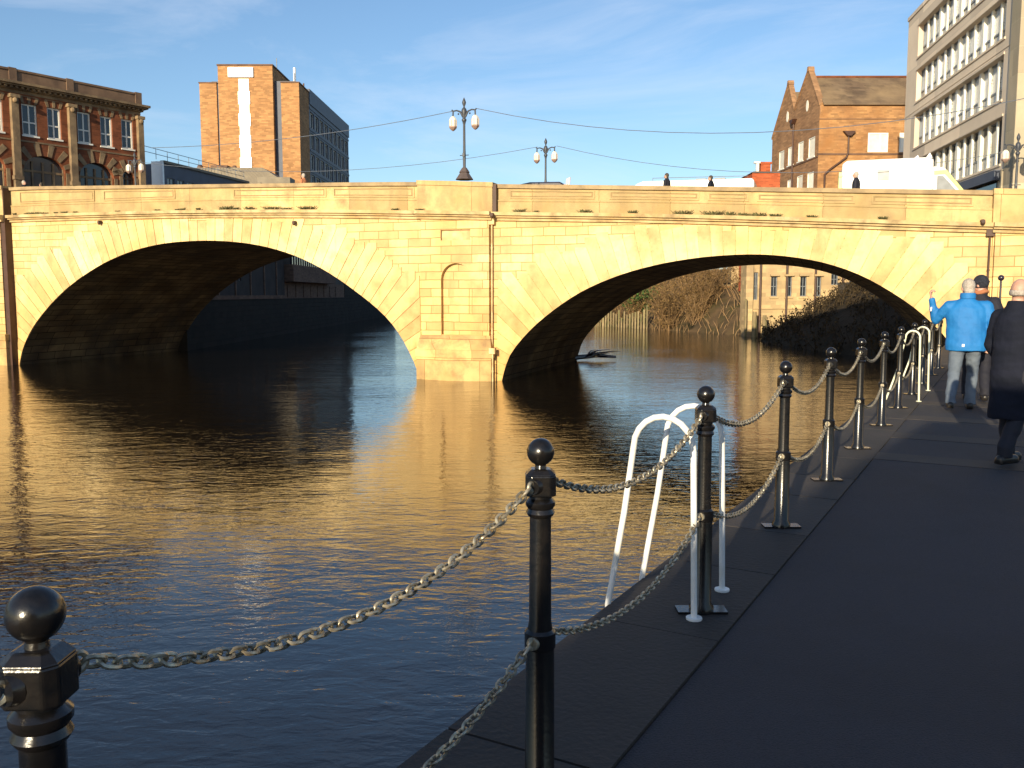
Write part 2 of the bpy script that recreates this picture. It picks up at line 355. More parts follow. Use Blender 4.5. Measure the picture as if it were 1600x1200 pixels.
# arch rings of single voussoirs + vaults
def ring(A, n, smin, smax, y0=-.035):
    P, Lg = arch_pts(A, n); mb = MB(); rr = random.Random(len(A))
    for i in range(n):
        a, b = P[i], P[i + 1]; dx, dz = b[0] - a[0], b[1] - a[1]; l = hypot(dx, dz)
        if max(a[1], b[1]) < -.15: continue
        pp = P[max(i - 1, 0)]; pn = P[min(i + 2, n)]
        def nrm(u, w): d = hypot(w[0] - u[0], w[1] - u[1]); return (-(w[1] - u[1]) / d, (w[0] - u[0]) / d)
        na, nb = nrm(pp, b), nrm(a, pn)
        st = abs(na[0])
        T = 1.05 + 1.45 * min(1, st * 1.15) + (.18 if (i // 2) % 2 else -.12) + rr.uniform(-.12, .12)
        g = .0115 / l
        quad = []
        for base, nn, f in ((a, na, g), (b, nb, 1 - g)):
            bx, bz = a[0] + dx * f, a[1] + dz * f
            t = T
            for _ in range(40):
                x, z = bx + nn[0] * t, bz + nn[1] * t
                if z > cbot(x) - .03 or x < smin or x > smax: t *= .95
                else: break
            quad.append(((bx, bz), (bx + nn[0] * t, bz + nn[1] * t)))
        (a0, a1), (b0, b1) = quad
        # flatten the outer edge now and then so that stones meet the level courses
        if st > .3:
            z = max(a1[1], b1[1]); mid = (a1[0], z) if a1[1] < b1[1] else (b1[0], z)
            if smin < mid[0] < smax and z < cbot(mid[0]) - .03: pts = [a0, b0, b1, mid, a1]
            else: pts = [a0, b0, b1, a1]
        else: pts = [a0, b0, b1, a1]
        seen = []
        for p in pts:
            if not seen or hypot(p[0] - seen[-1][0], p[1] - seen[-1][1]) > .02: seen.append(p)
        pts = seen
        mb.col = rr.random(); mb.prism(pts, y0 - rr.uniform(0, .012), .03)
    return mb
ring(LA, 58, -26.8, -3.72).build('arch_ring', 'voussoir', bridge)
ring(RA, 50, -.18, 18.22).build('arch_ring', 'voussoir', bridge)
for A in (LA, RA):
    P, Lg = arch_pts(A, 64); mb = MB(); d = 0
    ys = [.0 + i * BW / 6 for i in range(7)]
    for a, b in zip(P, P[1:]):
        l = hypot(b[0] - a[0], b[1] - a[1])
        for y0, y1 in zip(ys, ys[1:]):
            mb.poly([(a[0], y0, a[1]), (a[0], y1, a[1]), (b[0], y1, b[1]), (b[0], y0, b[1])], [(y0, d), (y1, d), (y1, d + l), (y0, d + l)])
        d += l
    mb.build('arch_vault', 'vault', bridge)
# pier between the arches: shaft with niche, sloping cap, base with a blunt point
def poly_arch(x0, x1, z0, zs, n=14):
    r = (x1 - x0) / 2; c = (x0 + x1) / 2
    return [(c + r * cos(pi - pi * i / n), zs + r * sin(pi - pi * i / n)) for i in range(n + 1)]
mb = MB(); X0, X1, Y = -3.6, -.46, -.22
nx0, nx1, nz0, nzs = -2.66, -1.30, 1.95, 4.33
ptz = lambda s: cbot(s) + .02
def sq(x0, x1, z0, z1): mb.poly([(x0, Y, z0), (x1, Y, z0), (x1, Y, z1 if not callable(z1) else z1(x1)), (x0, Y, z1 if not callable(z1) else z1(x0))])
px0, px1, pz0, pz1 = -2.68, -1.26, 5.98, 6.42
sq(X0, nx0, 1.2, ptz); sq(nx1, X1, 1.2, ptz); sq(nx0, nx1, 1.2, nz0)
arc = poly_arch(nx0, nx1, nz0, nzs)
for a, b in zip(arc, arc[1:]): mb.poly([(a[0], Y, a[1]), (b[0], Y, b[1]), (b[0], Y, pz0), (a[0], Y, pz0)])
sq(nx0, nx1, pz1, ptz)
mb.poly([(X0, 0.0, 1.2), (X0, Y, 1.2), (X0, Y, ptz(X0)), (X0, 0, ptz(X0))]); mb.poly([(X1, Y, 1.2), (X1, 0, 1.2), (X1, 0, ptz(X1)), (X1, Y, ptz(X1))])
pier = mb.build('pier', 'ashlar', bridge)
mb = MB(); ND = .42   # niche reveal + back
full = [(nx0, nz0)] + arc + [(nx1, nz0)]
for a, b in zip(full, full[1:] + full[:1]):
    mb.poly([(a[0], Y, a[1]), (a[0], ND, a[1]), (b[0], ND, b[1]), (b[0], Y, b[1])][::-1])
mb.poly([(nx0, ND, nz0), (nx1, ND, nz0), (nx1, ND, nzs - .02), (nx0, ND, nzs - .02)])
niche = mb.build('niche', 'plinth', pier)
mb = MB(); lun = [(nx0, nzs - .02)] + arc + [(nx1, nzs - .02)]; mb.poly([(x, ND - .003, z) for x, z in lun][::-1]); mb.build('niche_head', 'pale_stone', pier)
mb = MB()
for a, b in (((px0, pz0), (px1, pz0)), ((px1, pz0), (px1, pz1)), ((px1, pz1), (px0, pz1)), ((px0, pz1), (px0, pz0))):
    mb.poly([(a[0], Y, a[1]), (b[0], Y, b[1]), (b[0], -.10, b[1]), (a[0], -.10, a[1])])
mb.poly([(px0, -.10, pz0), (px1, -.10, pz0), (px1, -.10, pz1), (px0, -.10, pz1)])
mb.build('plaque_recess', 'plaque', pier)
def base_poly(g): return [(-3.78 - g, .2), (-3.78 - g, -.42 - g), (-2.05, -.78 - g), (-.30 + g, -.42 - g), (-.30 + g, .2)]
mb = MB(); mb.prismz(base_poly(0), -1.5, .98); mb.prismz(base_poly(.05), .98, 1.32)
mb.prismz(base_poly(.0), 1.32, 1.93, [(-3.66, .2), (-3.66, -.25), (-2.05, -.30), (-.40, -.25), (-.40, .2)])
mb.build('pier_base', 'plinth', pier, bevel=.015)
# left pier and right pilaster
mb = MB(); mb.strip(-31, -27.15, -.45, .1, lambda s: 1.6, lambda s: cbot(s) + .02); mb.build('pier', 'ashlar', bridge)
mb = MB(); mb.box(-31.2, -27.0, -.62, .1, -1.5, 1.3); mb.box(-31.25, -26.95, -.68, .1, 1.3, 1.62); mb.build('pier_base', 'plinth', bridge, bevel=.015)
mb = MB(); mb.strip(18.55, 22.3, -.22, .1, lambda s: 1.2, lambda s: cbot(s) + .02); mb.build('pier', 'ashlar', bridge)
# cornice with returns over the piers
mb = MB()
segs = [(-60, -31.3, 0), (-31.3, -26.9, -.45), (-26.9, -3.75, 0), (-3.75, -.32, -.2), (-.32, 18.45, 0), (18.45, 22.4, -.2), (22.4, 60, 0)]
for a, b, o in segs:
    a += .003; k = .003 if o else 0
    mb.col = .5; mb.strip(a, b, o - .12, .3, lambda s: ctop(s) - .34, lambda s: ctop(s) - .22 + k)
    mb.strip(a, b, o - .24, .3, lambda s: ctop(s) - .22, lambda s: ctop(s) - .14)
    mb.strip(a, b, o - .36, .3, lambda s: ctop(s) - .14, lambda s: ctop(s) + k)
mb.build('cornice', 'moulding', bridge)
# parapets: lower course, die, coping; raised panel frames
PED = [(-31.3, -26.9, -.42), (-16.5, -13.4, -.0), (-3.75, -.30, -.20), (18.45, 22.4, -.18)]
for side, yo, sg in ((0, 0, 1), (1, BW, -1)):
    mb = MB()
    def st(a, b, u, w, lo, hi):
        y0, y1 = (yo + sg * u, yo + sg * w); mb.strip(a, b, min(y0, y1), max(y0, y1), lo, hi)
    mb.col = .45; st(-60, 60, .02, .50, lambda s: ctop(s) + .001, lambda s: ctop(s) + .46)
    st(-60, 60, -.01, .52, lambda s: ctop(s) + .46, lambda s: ctop(s) + .52)
    mb.col = .62; st(-60, 60, .06, .46, lambda s: ctop(s) + .52, lambda s: ptop(s) - .16)
    mb.build('parapet', 'parapet', bridge)
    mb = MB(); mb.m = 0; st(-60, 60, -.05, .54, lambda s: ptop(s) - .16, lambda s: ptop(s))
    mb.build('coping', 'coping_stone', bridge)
for a, b, o in PED:
    if o == 0: continue
    mb = MB(); mb.strip(a, b, o, .56, lambda s: ctop(s) + .002, lambda s: ptop(s) + .03); mb.strip(a + .02 - .04, b + .02, o - .05, .6, lambda s: ptop(s) + .03 - .17, lambda s: ptop(s) + .05)
    mb.build('parapet_pedestal', 'parapet', bridge)
pan = [-26.24, -21.41, -20.86, -16.57, -13.27, -8.35, -7.99, -4.0, .38, 4.02, 4.63, 8.19, 8.54, 10.08, 10.39, 13.89, 14.46, 17.84]
for i in range(0, len(pan), 2):
    a, b = pan[i], pan[i + 1]; mb = MB(); w = .06; g_ = .065
    lo = lambda s: ctop(s) + .58; hi = lambda s: ptop(s) - .22
    mb.strip(a, b, .02, .062, lambda s: hi(s) - w, hi); mb.strip(a, b, .02, .062, lo, lambda s: lo(s) + w)
    mb.strip(a, a + w, .018, .062, lambda s: lo(s) + w, lambda s: hi(s) - w); mb.strip(b - w, b, .018, .062, lambda s: lo(s) + w, lambda s: hi(s) - w)
    pnl = mb.build('parapet_panel', 'parapet', bridge)
    mb = MB(); mb.strip(a + .02, b - .02, .052, .063, lambda s: lo(s) + .02, lambda s: hi(s) - .02); mb.build('panel_recess', 'panel_groove_shade', pnl)  # dark strip standing in for the shadow inside the groove
    mb = MB(); mb.col = .72; mb.strip(a + w + g_, b - w - g_, .028, .064, lambda s: lo(s) + w + g_ * .8, lambda s: hi(s) - w - g_ * .8); mb.build('panel_field', 'parapet', pnl)
# deck, pavements
mb = MB(); mb.strip(-60, 60, .3, BW - .3, lambda s: ctop(s) - .35, lambda s: ctop(s) + .02); mb.build('road_deck', 'road', bridge)
mb = MB(); mb.strip(-60, 60, .5, 2.6, lambda s: ctop(s) + .0, lambda s: ctop(s) + .14); mb.strip(-60, 60, BW - 2.6, BW - .5, lambda s: ctop(s) + .0, lambda s: ctop(s) + .14); mb.build('bridge_pavement', 'flag', bridge)
# drainpipes and spouts
def pipe(s, z0, z1, y=-.10, r=.05, m='plaque'):
    mb = MB(); mb.tube([(s, y, z0), (s, y, z1)], r, 10)
    z = z0 + .6
    while z < z1: mb.tube([(s, y, z), (s, y, z + .07)], r * 1.35, 10); z += 1.8
    mb.box(s - .13, s + .13, y - .1, y + .1, z1 - .02, z1 + .22)
    mb.build('drainpipe', m, bridge, smooth=True)
pipe(-.36, 1.4, 6.62, -.13, .035); pipe(-.22, -.2, 1.2, -.45, .035); pipe(18.40, 2.1, 5.75, -.1, .035, 'dark_pipe_and_shade'); pipe(-27.0, 1.5, 7.1, -.2, .09, 'dark_pipe_and_shade')
mb = MB(); mb.strip(-.32, -.14, -.2, .02, lambda s: ctop(s) + .01, lambda s: ptop(s) - .02); mb.build('pedestal_side_shade', 'dark_pipe_and_shade', bridge)  # dark strip painted for the shaded right side of the pedestal
mb = MB(); mb.box(-27.12, -26.86, -.40, .0, -1, 9.1); mb.build('pier_side_shade', 'dark_pipe_and_shade', bridge)  # dark box painted for the shaded right side of the left pier
for s, z, y in ((-.22, 7.0, -.45), (-9.9, 6.95, -.14), (-21.0, 7.25, -.12), (18.1, 6.25, -.4)):
    mb = MB(); mb.tube([(s, y + .2, z), (s, y - .12, z - .02)], .07, 8); mb.ball((s, y - .06, z - .05), .08, 10, 6, (1, .8, 1.3)); mb.build('spout', 'dark_pipe_and_shade', bridge, smooth=True)

# weeds along the cornice ledge
def blades(mb, n, rad, h, rr, w=.02, dens=1):
    for _ in range(n):
        a = rr.uniform(0, 2 * pi); r0 = rad * rr.random() * .6; l = h * rr.uniform(.5, 1.1); lean = rr.uniform(.1, .9)
        x, y = r0 * cos(a) * 1.6, r0 * sin(a) * .5; b = rr.uniform(0, 2 * pi)
        tx, ty = x + cos(a) * rad * lean, y + sin(a) * rad * .5 * lean - .02
        mb.col = rr.random()
        mb.poly([(x - w * cos(b), y - w * sin(b), 0), (x + w * cos(b), y + w * sin(b), 0), (tx + w * .8 * cos(b), ty + w * .8 * sin(b), l), (tx - w * .4 * cos(b), ty - w * .4 * sin(b), l * 1.05)])
wv = []
for k in range(3):
    mb = MB(); blades(mb, 60, .16 + .05 * k, .13 + .03 * k, R, .02); o = mb.build('weed', 'weed'); wv.append(o)
ws = [-26.4, -25.65, -25.2, -24.9, -24.6, -24.3, -23.7, -23.15, -22.46, -19.84, -17.46, -16.3, -16.0, -15.1, -13.8, -13.5, -13.0, -12.3, -11.07, -10.3, -9.4, -9.2, -4.83, -3.6, .9, 1.61, 3.66, 5.63, 7.61, 7.86, 8.77, 9.4, 9.86, 10.1, 10.45, 11.1, 12.4, 14.87]
for i, s in enumerate(ws):
    o = wv[i] if i < 3 else wv[R.randrange(3)].copy()
    if i >= 3: COL.objects.link(o)
    yy = .28 if -3.75 < s < -.3 else .18
    o.location = bworld(s, yy, ctop(s)); o.rotation_euler = (0, 0, BA + R.uniform(-.4, .4)); q = R.uniform(.5, 1.0); o.scale = (q * R.uniform(.9, 1.4), q, q)
    tag(o, 'small tuft of weed growing on the ledge below the bridge parapet', 'weed', 'weeds growing along the bridge ledge')

# ================================================================= LAMPS, CABLES ON THE BRIDGE
def make_lamp(label, loc, ped=True, h=3.36, base=0):
    t = thing('street_lamp', label, 'street lamp', loc, BA, 'cast iron bridge lamps')
    if ped:
        mb = MB(); mb.loft([(0, .40, .40, 0, 0), (.05, .36, .36, 0, 0), (.28, .20, .20, 0, 0), (.3, .24, .24, 0, 0), (.36, .2, .2, 0, 0), (.5, .1, .1, 0, 0)], 8); mb.build('base', 'pedestal', t)
    mb = MB(); b = -base
    mb.lathe([(.09, b), (.075, b + .5), (.06, .5), (.065, 1.0), (.055, 1.3), (.05, 2.3), (.075, 2.42), (.1, 2.45), (.1, 2.52), (.06, 2.55), (.085, 2.7), (.12, 2.85), (.09, 2.95), (.04, 3.0), (.035, 3.05), (.075, 3.15), (.085, 3.22), (.05, 3.32), (.005, 3.42)], n=14)
    mb.build('post', 'lamp_iron', t, smooth=True)
    mb = MB(); mb.tube([(-.2, 0, 1.02), (.2, 0, 1.02)], .018, 6); mb.box(-.05, .05, -.1, -.05, .95, 1.1); mb.build('ladder_bar', 'lamp_iron', t)
    for sx in (-1, 1):
        mb = MB(); mb.tube([(sx * .05, 0, 2.62), (sx * .18, 0, 2.84), (sx * .34, 0, 2.9), (sx * .5, 0, 2.88), (sx * .56, 0, 2.93)], [.05, .04, .032, .03, .035], 8)
        mb.tube([(sx * .5, 0, 2.88), (sx * .51, 0, 2.66)], .035, 8); mb.ball((sx * .26, 0, 2.75), .04, 8, 6); mb.build('arm', 'lamp_iron', t, smooth=True)
        mb = MB(); c = (sx * .51, 0, 0)
        mb.lathe([(.055, 2.12), (.13, 2.18), (.16, 2.24), (.165, 2.5), (.14, 2.58), (.06, 2.66)], c, 8); l = mb.build('lantern', 'lamp_glass', t)
        mb = MB(); mb.lathe([(.02, 2.05), (.10, 2.11), (.175, 2.2), (.175, 2.25), (.1, 2.2)], c, 8)
        for q in range(8):
            a = q * pi / 4; mb.tube([(c[0] + .166 * cos(a), .166 * sin(a), 2.24), (c[0] + .17 * cos(a), .17 * sin(a), 2.5)], .011, 4)
        mb.build('lantern_frame', 'lamp_rim', l)
    return t
lamp = make_lamp('tall twin-lantern iron lamp on the parapet above the middle pier', bworld(-1.74, -.25, 8.56))
for s, z, lb in ((-1.75, 8.85, 'smaller-looking twin-lantern lamp on the far parapet behind the dark car roof'), (-29.75, 9.5, 'twin-lantern iron lamp in front of the red brick building end'),
                 (21.4, 7.8, 'twin-lantern iron lamp in front of the pale office block, at the right edge')):
    dup(lamp, bworld(s, -BW + .25, z), BA, lb)
def cable(pts, label, sag, r=.014, seg=14):
    mb = MB()
    for (a, b, sg) in zip(pts, pts[1:], sag):
        a = Vector(a); b = Vector(b); P = []
        for i in range(seg + 1):
            t = i / seg; p = a.lerp(b, t); p.z -= 4 * sg * t * (1 - t); P.append(p)
        mb.tube(P, r, 5)
    return tag(mb.build('overhead_cable', 'cable'), label, 'cable', 'cables strung between lamps')
cable([bworld(-18.1, -.3, 10.75), bworld(-2.3, -.3, 11.45)], 'near overhead cable running left from the tall lamp past the brick tower', [.32])
cable([bworld(-1.2, -.3, 11.5), bworld(21.5, -.3, 10.9)], 'near overhead cable running right from the tall lamp to the office block', [1.35])
cable([bworld(-29.5, -BW, 12.3), bworld(-2.3, -BW, 11.85)], 'far overhead cable left of the smaller lamp, lower in the sky', [.95])
cable([bworld(-1.2, -BW, 11.85), bworld(21.0, -BW, 10.4)], 'far overhead cable right of the smaller lamp, dipping behind the white bus', [1.2])

# ================================================================= WATER, BANKS, GROUND
def water_mat():
    m = bpy.data.materials.new('river_water'); m.use_nodes = True; nt = m.node_tree; N = nt.nodes.new; L = nt.links.new
    bs = nt.nodes['Principled BSDF']; bs.inputs['Base Color'].default_value = (.009, .007, .005, 1); bs.inputs['Roughness'].default_value = .03; bs.inputs['IOR'].default_value = 1.6
    tc = N('ShaderNodeTexCoord'); tot = None
    for sc_, st, amp, det in ((1., (.25, .5, 1), .024, 1), (1., (.9, 2.0, 1), .015, 2), (1., (3.2, 6.5, 1), .0105, 3), (1., (11, 17, 1), .0022, 2)):
        mp = N('ShaderNodeMapping'); mp.inputs['Scale'].default_value = st; mp.inputs['Rotation'].default_value = (0, 0, radians(R.uniform(-25, 25)))
        L(tc.outputs['Object'], mp.inputs[0]); nz = N('ShaderNodeTexNoise'); nz.inputs['Detail'].default_value = det; nz.inputs['Scale'].default_value = 1; nz.inputs['Distortion'].default_value = .6
        L(mp.outputs[0], nz.inputs['Vector']); mu = N('ShaderNodeMath'); mu.operation = 'MULTIPLY'; mu.inputs[1].default_value = amp; L(nz.outputs[0], mu.inputs[0])
        if tot is None: tot = mu.outputs[0]
        else:
            ad = N('ShaderNodeMath'); L(tot, ad.inputs[0]); L(mu.outputs[0], ad.inputs[1]); tot = ad.outputs[0]
    # rougher and calmer patches drifting over the surface
    n4 = N('ShaderNodeTexNoise'); n4.inputs['Scale'].default_value = .12; n4.inputs['Detail'].default_value = 3; L(tc.outputs['Object'], n4.inputs['Vector'])
    mr = N('ShaderNodeMapRange'); mr.inputs[1].default_value = .35; mr.inputs[2].default_value = .65; mr.inputs[3].default_value = .45; mr.inputs[4].default_value = 1.1; L(n4.outputs[0], mr.inputs[0])
    bp = N('ShaderNodeBump'); bp.inputs['Distance'].default_value = 1; L(mr.outputs[0], bp.inputs['Strength']); L(tot, bp.inputs['Height']); L(bp.outputs[0], bs.inputs['Normal'])
    return m
M['water'] = water_mat()
mb = MB(); mb.poly([(-260, -120, 0), (260, -120, 0), (260, 420, 0), (-260, 420, 0)])
struct('river_water', mb, 'water', 'rippled dark river water reflecting the golden bridge')

# quay: the bollards stand half a metre in from its edge
DIR = Vector((.4886, .8725, 0)); NRM = Vector((-.8725, .4886, 0))   # along the quay, towards the water
BOL = [(-.738, 1.33), (.09, 2.75), (.96, 4.36), (1.86, 6.0), (2.72, 7.54), (3.60, 9.12), (4.52, 10.75), (5.45, 12.42), (6.42, 14.15), (7.38, 15.88), (8.32, 17.55), (9.26, 19.2)]
EDGE = .41
def eline(t, off): p = Vector((-.74, 1.36, 0)) + DIR * t + NRM * off; return (p.x, p.y)
e0, e1 = eline(-30, EDGE), eline(38.0, EDGE)
c0, c1 = eline(-30, EDGE - .62), eline(38.0, EDGE - .62)
mb = MB(); mb.prismz([c0, (c0[0] + 60, c0[1] - 25), (70, 12), c1][::1], -1.5, QZ - .008)
struct('quay', mb, 'asphalt', 'dark asphalt riverside quay walk beside the bollards')
mb = MB(); T = 0; rr = random.Random(5)
while T < 67.6:
    l = rr.uniform(.85, 1.35); a, b = eline(-30 + T + .006, EDGE + .02), eline(-30 + T + l - .006, EDGE + .02); c, d = eline(-30 + T + l - .006, EDGE - .615), eline(-30 + T + .006, EDGE - .615)
    mb.col = rr.random(); mb.prismz([d, c, b, a], QZ - .22, QZ + rr.uniform(0, .004)); T += l
struct('quay_kerb', mb, 'flag', 'row of worn stone kerb slabs along the quay edge')
mb = MB(); mb.prismz([eline(-30, EDGE - .6), eline(38, EDGE - .6), e1, e0], -1.5, QZ - .22)
struct('quay_wall', mb, 'quay_wall', 'stone quay wall dropping to the river')
# cross slabs set in the asphalt
mb = MB()
for T in (8.4, 9.9, 11.6, 13.4, 15.4, 17.6):
    a, b, c, d = eline(T, -.16), eline(T + .42, -.16), eline(T + .42, -2.6), eline(T, -2.6); mb.col = rr.random() * .6 + .4; mb.prismz([a, d, c, b], QZ - .1, QZ - .004)
struct('quay_slab_strips', mb, 'flag', 'stone slab strips crossing the quay walk')

# right bank upstream (bridge shade partly put into its dark colours)
def slope(pts_lo, pts_hi, mats, name, label, nz=6):
    mb = MB(); rr = random.Random(3); k = len(pts_lo); rows = []
    for j in range(nz + 1):
        t = j / nz; row = []
        for i in range(k):
            a, b = Vector(pts_lo[i]), Vector(pts_hi[i]); p = a.lerp(b, t)
            if 0 < j: p += Vector((rr.uniform(-.3, .3), rr.uniform(-.3, .3), rr.uniform(-.25, .25) + .6 * sin(pi * t)))
            row.append(p)
        rows.append(row)
    for j in range(nz):
        for i in range(k - 1): mb.poly([rows[j][i], rows[j][i + 1], rows[j + 1][i + 1], rows[j + 1][i]])
    return struct(name, mb, mats, label), rows
lo1 = [(21.0, 43, -.4), (20.6, 48, -.4), (20.1, 54, -.4), (19.4, 60, -.4), (18.7, 66, -.4), (19.2, 70, -.4), (22.5, 75.5, -.4), (30, 77.5, -.4)]
hi1 = [(30, 43, 5.0), (29, 48, 5.0), (28.6, 54, 4.9), (28.2, 60, 4.8), (28, 66, 4.6), (28, 70, 4.3), (29, 75.5, 3.2), (32, 77.5, 3.0)]
_, bank_rows = slope(lo1, hi1, 'bank_soil_shaded', 'river_bank', 'dark sloping earth bank under the right arch')
mb = MB(); mb.prismz([(27.5, 42), (120, 20), (120, 78.5), (28.5, 78.5)], 0, 4.7); struct('right_bank_ground', mb, 'ground', 'ground of the right bank beyond the bridge')
lo2 = [(20.5, 79, -.4), (16.5, 88, -.4), (14, 95, -.4), (11.5, 104, -.4), (9.5, 116, -.4), (5, 140, -.4), (-4, 185, -.4), (-30, 240, -.4)]
hi2 = [(32, 79.5, 5.5), (27, 96, 6.5), (24, 108, 6.5), (20, 119, 6.5), (17, 130, 6.5), (14, 152, 6.5), (2, 200, 6.5), (-26, 262, 6.5)]
_, bank_rows2 = slope(lo2, hi2, 'bank_soil', 'far_river_bank', 'sunlit brown river bank beyond the bridge covered in bare shrubs')
mb = MB(); mb.prismz([(31, 79.5), (200, 60), (200, 400), (-120, 400), (-60, 290), (-26, 262), (2, 200), (14, 152), (20, 119), (27, 96)], 0, 6.4); struct('far_ground', mb, 'ground', 'ground of the land beyond the far bank')
mb = MB(); mb.prismz([(-21.7, 59.5), (-21.7, 165), (-40, 300), (-260, 300), (-260, 20), (-34, 62)][::-1], -1, 8.0); struct('left_bank_ground', mb, 'ground', 'street level ground of the left bank beyond the bridge')

# ================================================================= FACADES
def frameM(ox, oy, dx, dy):
    l = hypot(dx, dy); dx /= l; dy /= l
    return Matrix(((dx, -dy, 0, ox), (dy, dx, 0, oy), (0, 0, 1, 0), (0, 0, 0, 1)))
def facade(root, name, m, T, W, z0, z1, wins, depth=.2, x0=0):
    """front plane y=0 in T, holes for wins, with reveals"""
    mb = MB(T); xs = sorted({x0, W} | {w[0] for w in wins} | {w[1] for w in wins}); zs = sorted({z0, z1} | {w[2] for w in wins} | {w[3] for w in wins})
    for i in range(len(xs) - 1):
        for j in range(len(zs) - 1):
            cx, cz = (xs[i] + xs[i + 1]) / 2, (zs[j] + zs[j + 1]) / 2
            if any(w[0] < cx < w[1] and w[2] < cz < w[3] for w in wins): continue
            mb.poly([(xs[i], 0, zs[j]), (xs[i + 1], 0, zs[j]), (xs[i + 1], 0, zs[j + 1]), (xs[i], 0, zs[j + 1])])
    for a, b, c, d in [w[:4] for w in wins]:
        mb.poly([(a, 0, c), (a, depth, c), (b, depth, c), (b, 0, c)][::-1]); mb.poly([(a, 0, d), (b, 0, d), (b, depth, d), (a, depth, d)][::-1])
        mb.poly([(a, 0, c), (a, 0, d), (a, depth, d), (a, depth, c)][::-1]); mb.poly([(b, 0, c), (b, depth, c), (b, depth, d), (b, 0, d)][::-1])
    return mb.build(name, m, root)
def window(root, T, w, depth=.2, fw=.07, bars=((), ()), mf='window_paint', mg='glass_dark', sill=None, col=None):
    a, b, c, d = w[:4]; mb = MB(T); y0, y1 = depth - .07, depth + .01
    mb.box(a, a + fw, y0, y1, c, d); mb.box(b - fw, b, y0, y1, c, d); mb.box(a + fw, b - fw, y0, y1, c, c + fw); mb.box(a + fw, b - fw, y0, y1, d - fw, d)
    for t in bars[0]: x = a + (b - a) * t; mb.box(x - fw * .45, x + fw * .45, y0 + .004, y1, c + fw, d - fw)
    for t in bars[1]: z = c + (d - c) * t; mb.box(a + fw, b - fw, y0 + .008, y1, z - fw * .45, z + fw * .45)
    if sill: mb.box(a - .08, b + .08, -.08, depth, c - .12, c - .003)
    o = mb.build('window', mf, root)
    g = MB(T); g.col = R.random() if col is None else col; g.poly([(a, depth - .02, c), (b, depth - .02, c), (b, depth - .02, d), (a, depth - .02, d)]); g.build('pane', mg, o)
    return o
def shell(root, T, W, D, z0, z1, m, name='wall', front=False, x0=0):
    mb = MB(T); a, b = x0, W
    if front: mb.poly([(a, 0, z0), (b, 0, z0), (b, 0, z1), (a, 0, z1)])
    mb.poly([(b, 0, z0), (b, D, z0), (b, D, z1), (b, 0, z1)]); mb.poly([(b, D, z0), (a, D, z0), (a, D, z1), (b, D, z1)]); mb.poly([(a, D, z0), (a, 0, z0), (a, 0, z1), (a, D, z1)])
    mb.poly([(a, 0, z1), (b, 0, z1), (b, D, z1), (a, D, z1)])
    return mb.build(name, m, root)

# ---- Victorian brick building, left edge
W0 = 24.0   # local x of the right-hand end
vd = (7.0, 9.8)
t = thing('victorian_building', 'red brick Victorian building with stone pilasters, cornice and arched shopfronts, far left', 'building', (-31.6 - vd[0] / hypot(*vd) * W0, 76.6 - vd[1] / hypot(*vd) * W0, 0), atan2(vd[1], vd[0]))
vw = [(-9.52, -8.36, 15.75, 18.1), (-7.59, -6.53, 15.75, 18.12), (-5.21, -4.1, 15.78, 18.2), (-3.3, -2.26, 15.75, 18.16), (-1.47, -.42, 15.8, 18.2), (-14.0, -12.85, 15.75, 18.1), (-12.0, -10.9, 15.75, 18.1), (-18.2, -17, 15.75, 18.1), (-20.6, -19.4, 15.75, 18.1), (-23, -21.8, 15.75, 18.1)]
vw = [(W0 + a, W0 + b, c, d) for a, b, c, d in vw]
varch = [(-9.6, -6.35, 9, 13.2, 1.12), (-5.2, -2.3, 9, 13.2, 1.12), (-1.55, -.5, 9, 13.45, .5), (-14.6, -10.9, 9, 13.1, 1.2), (-20.4, -16.6, 9, 13.1, 1.2)]
varch = [(W0 + a, W0 + b, c, d, e) for a, b, c, d, e in varch]
mb = MB(); holes = vw + [(a, b, c, d + e) for a, b, c, d, e in varch]
wall = facade(t, 'wall', 'brick_red', I4, W0 + .3, 8, 19.0, holes, .25)
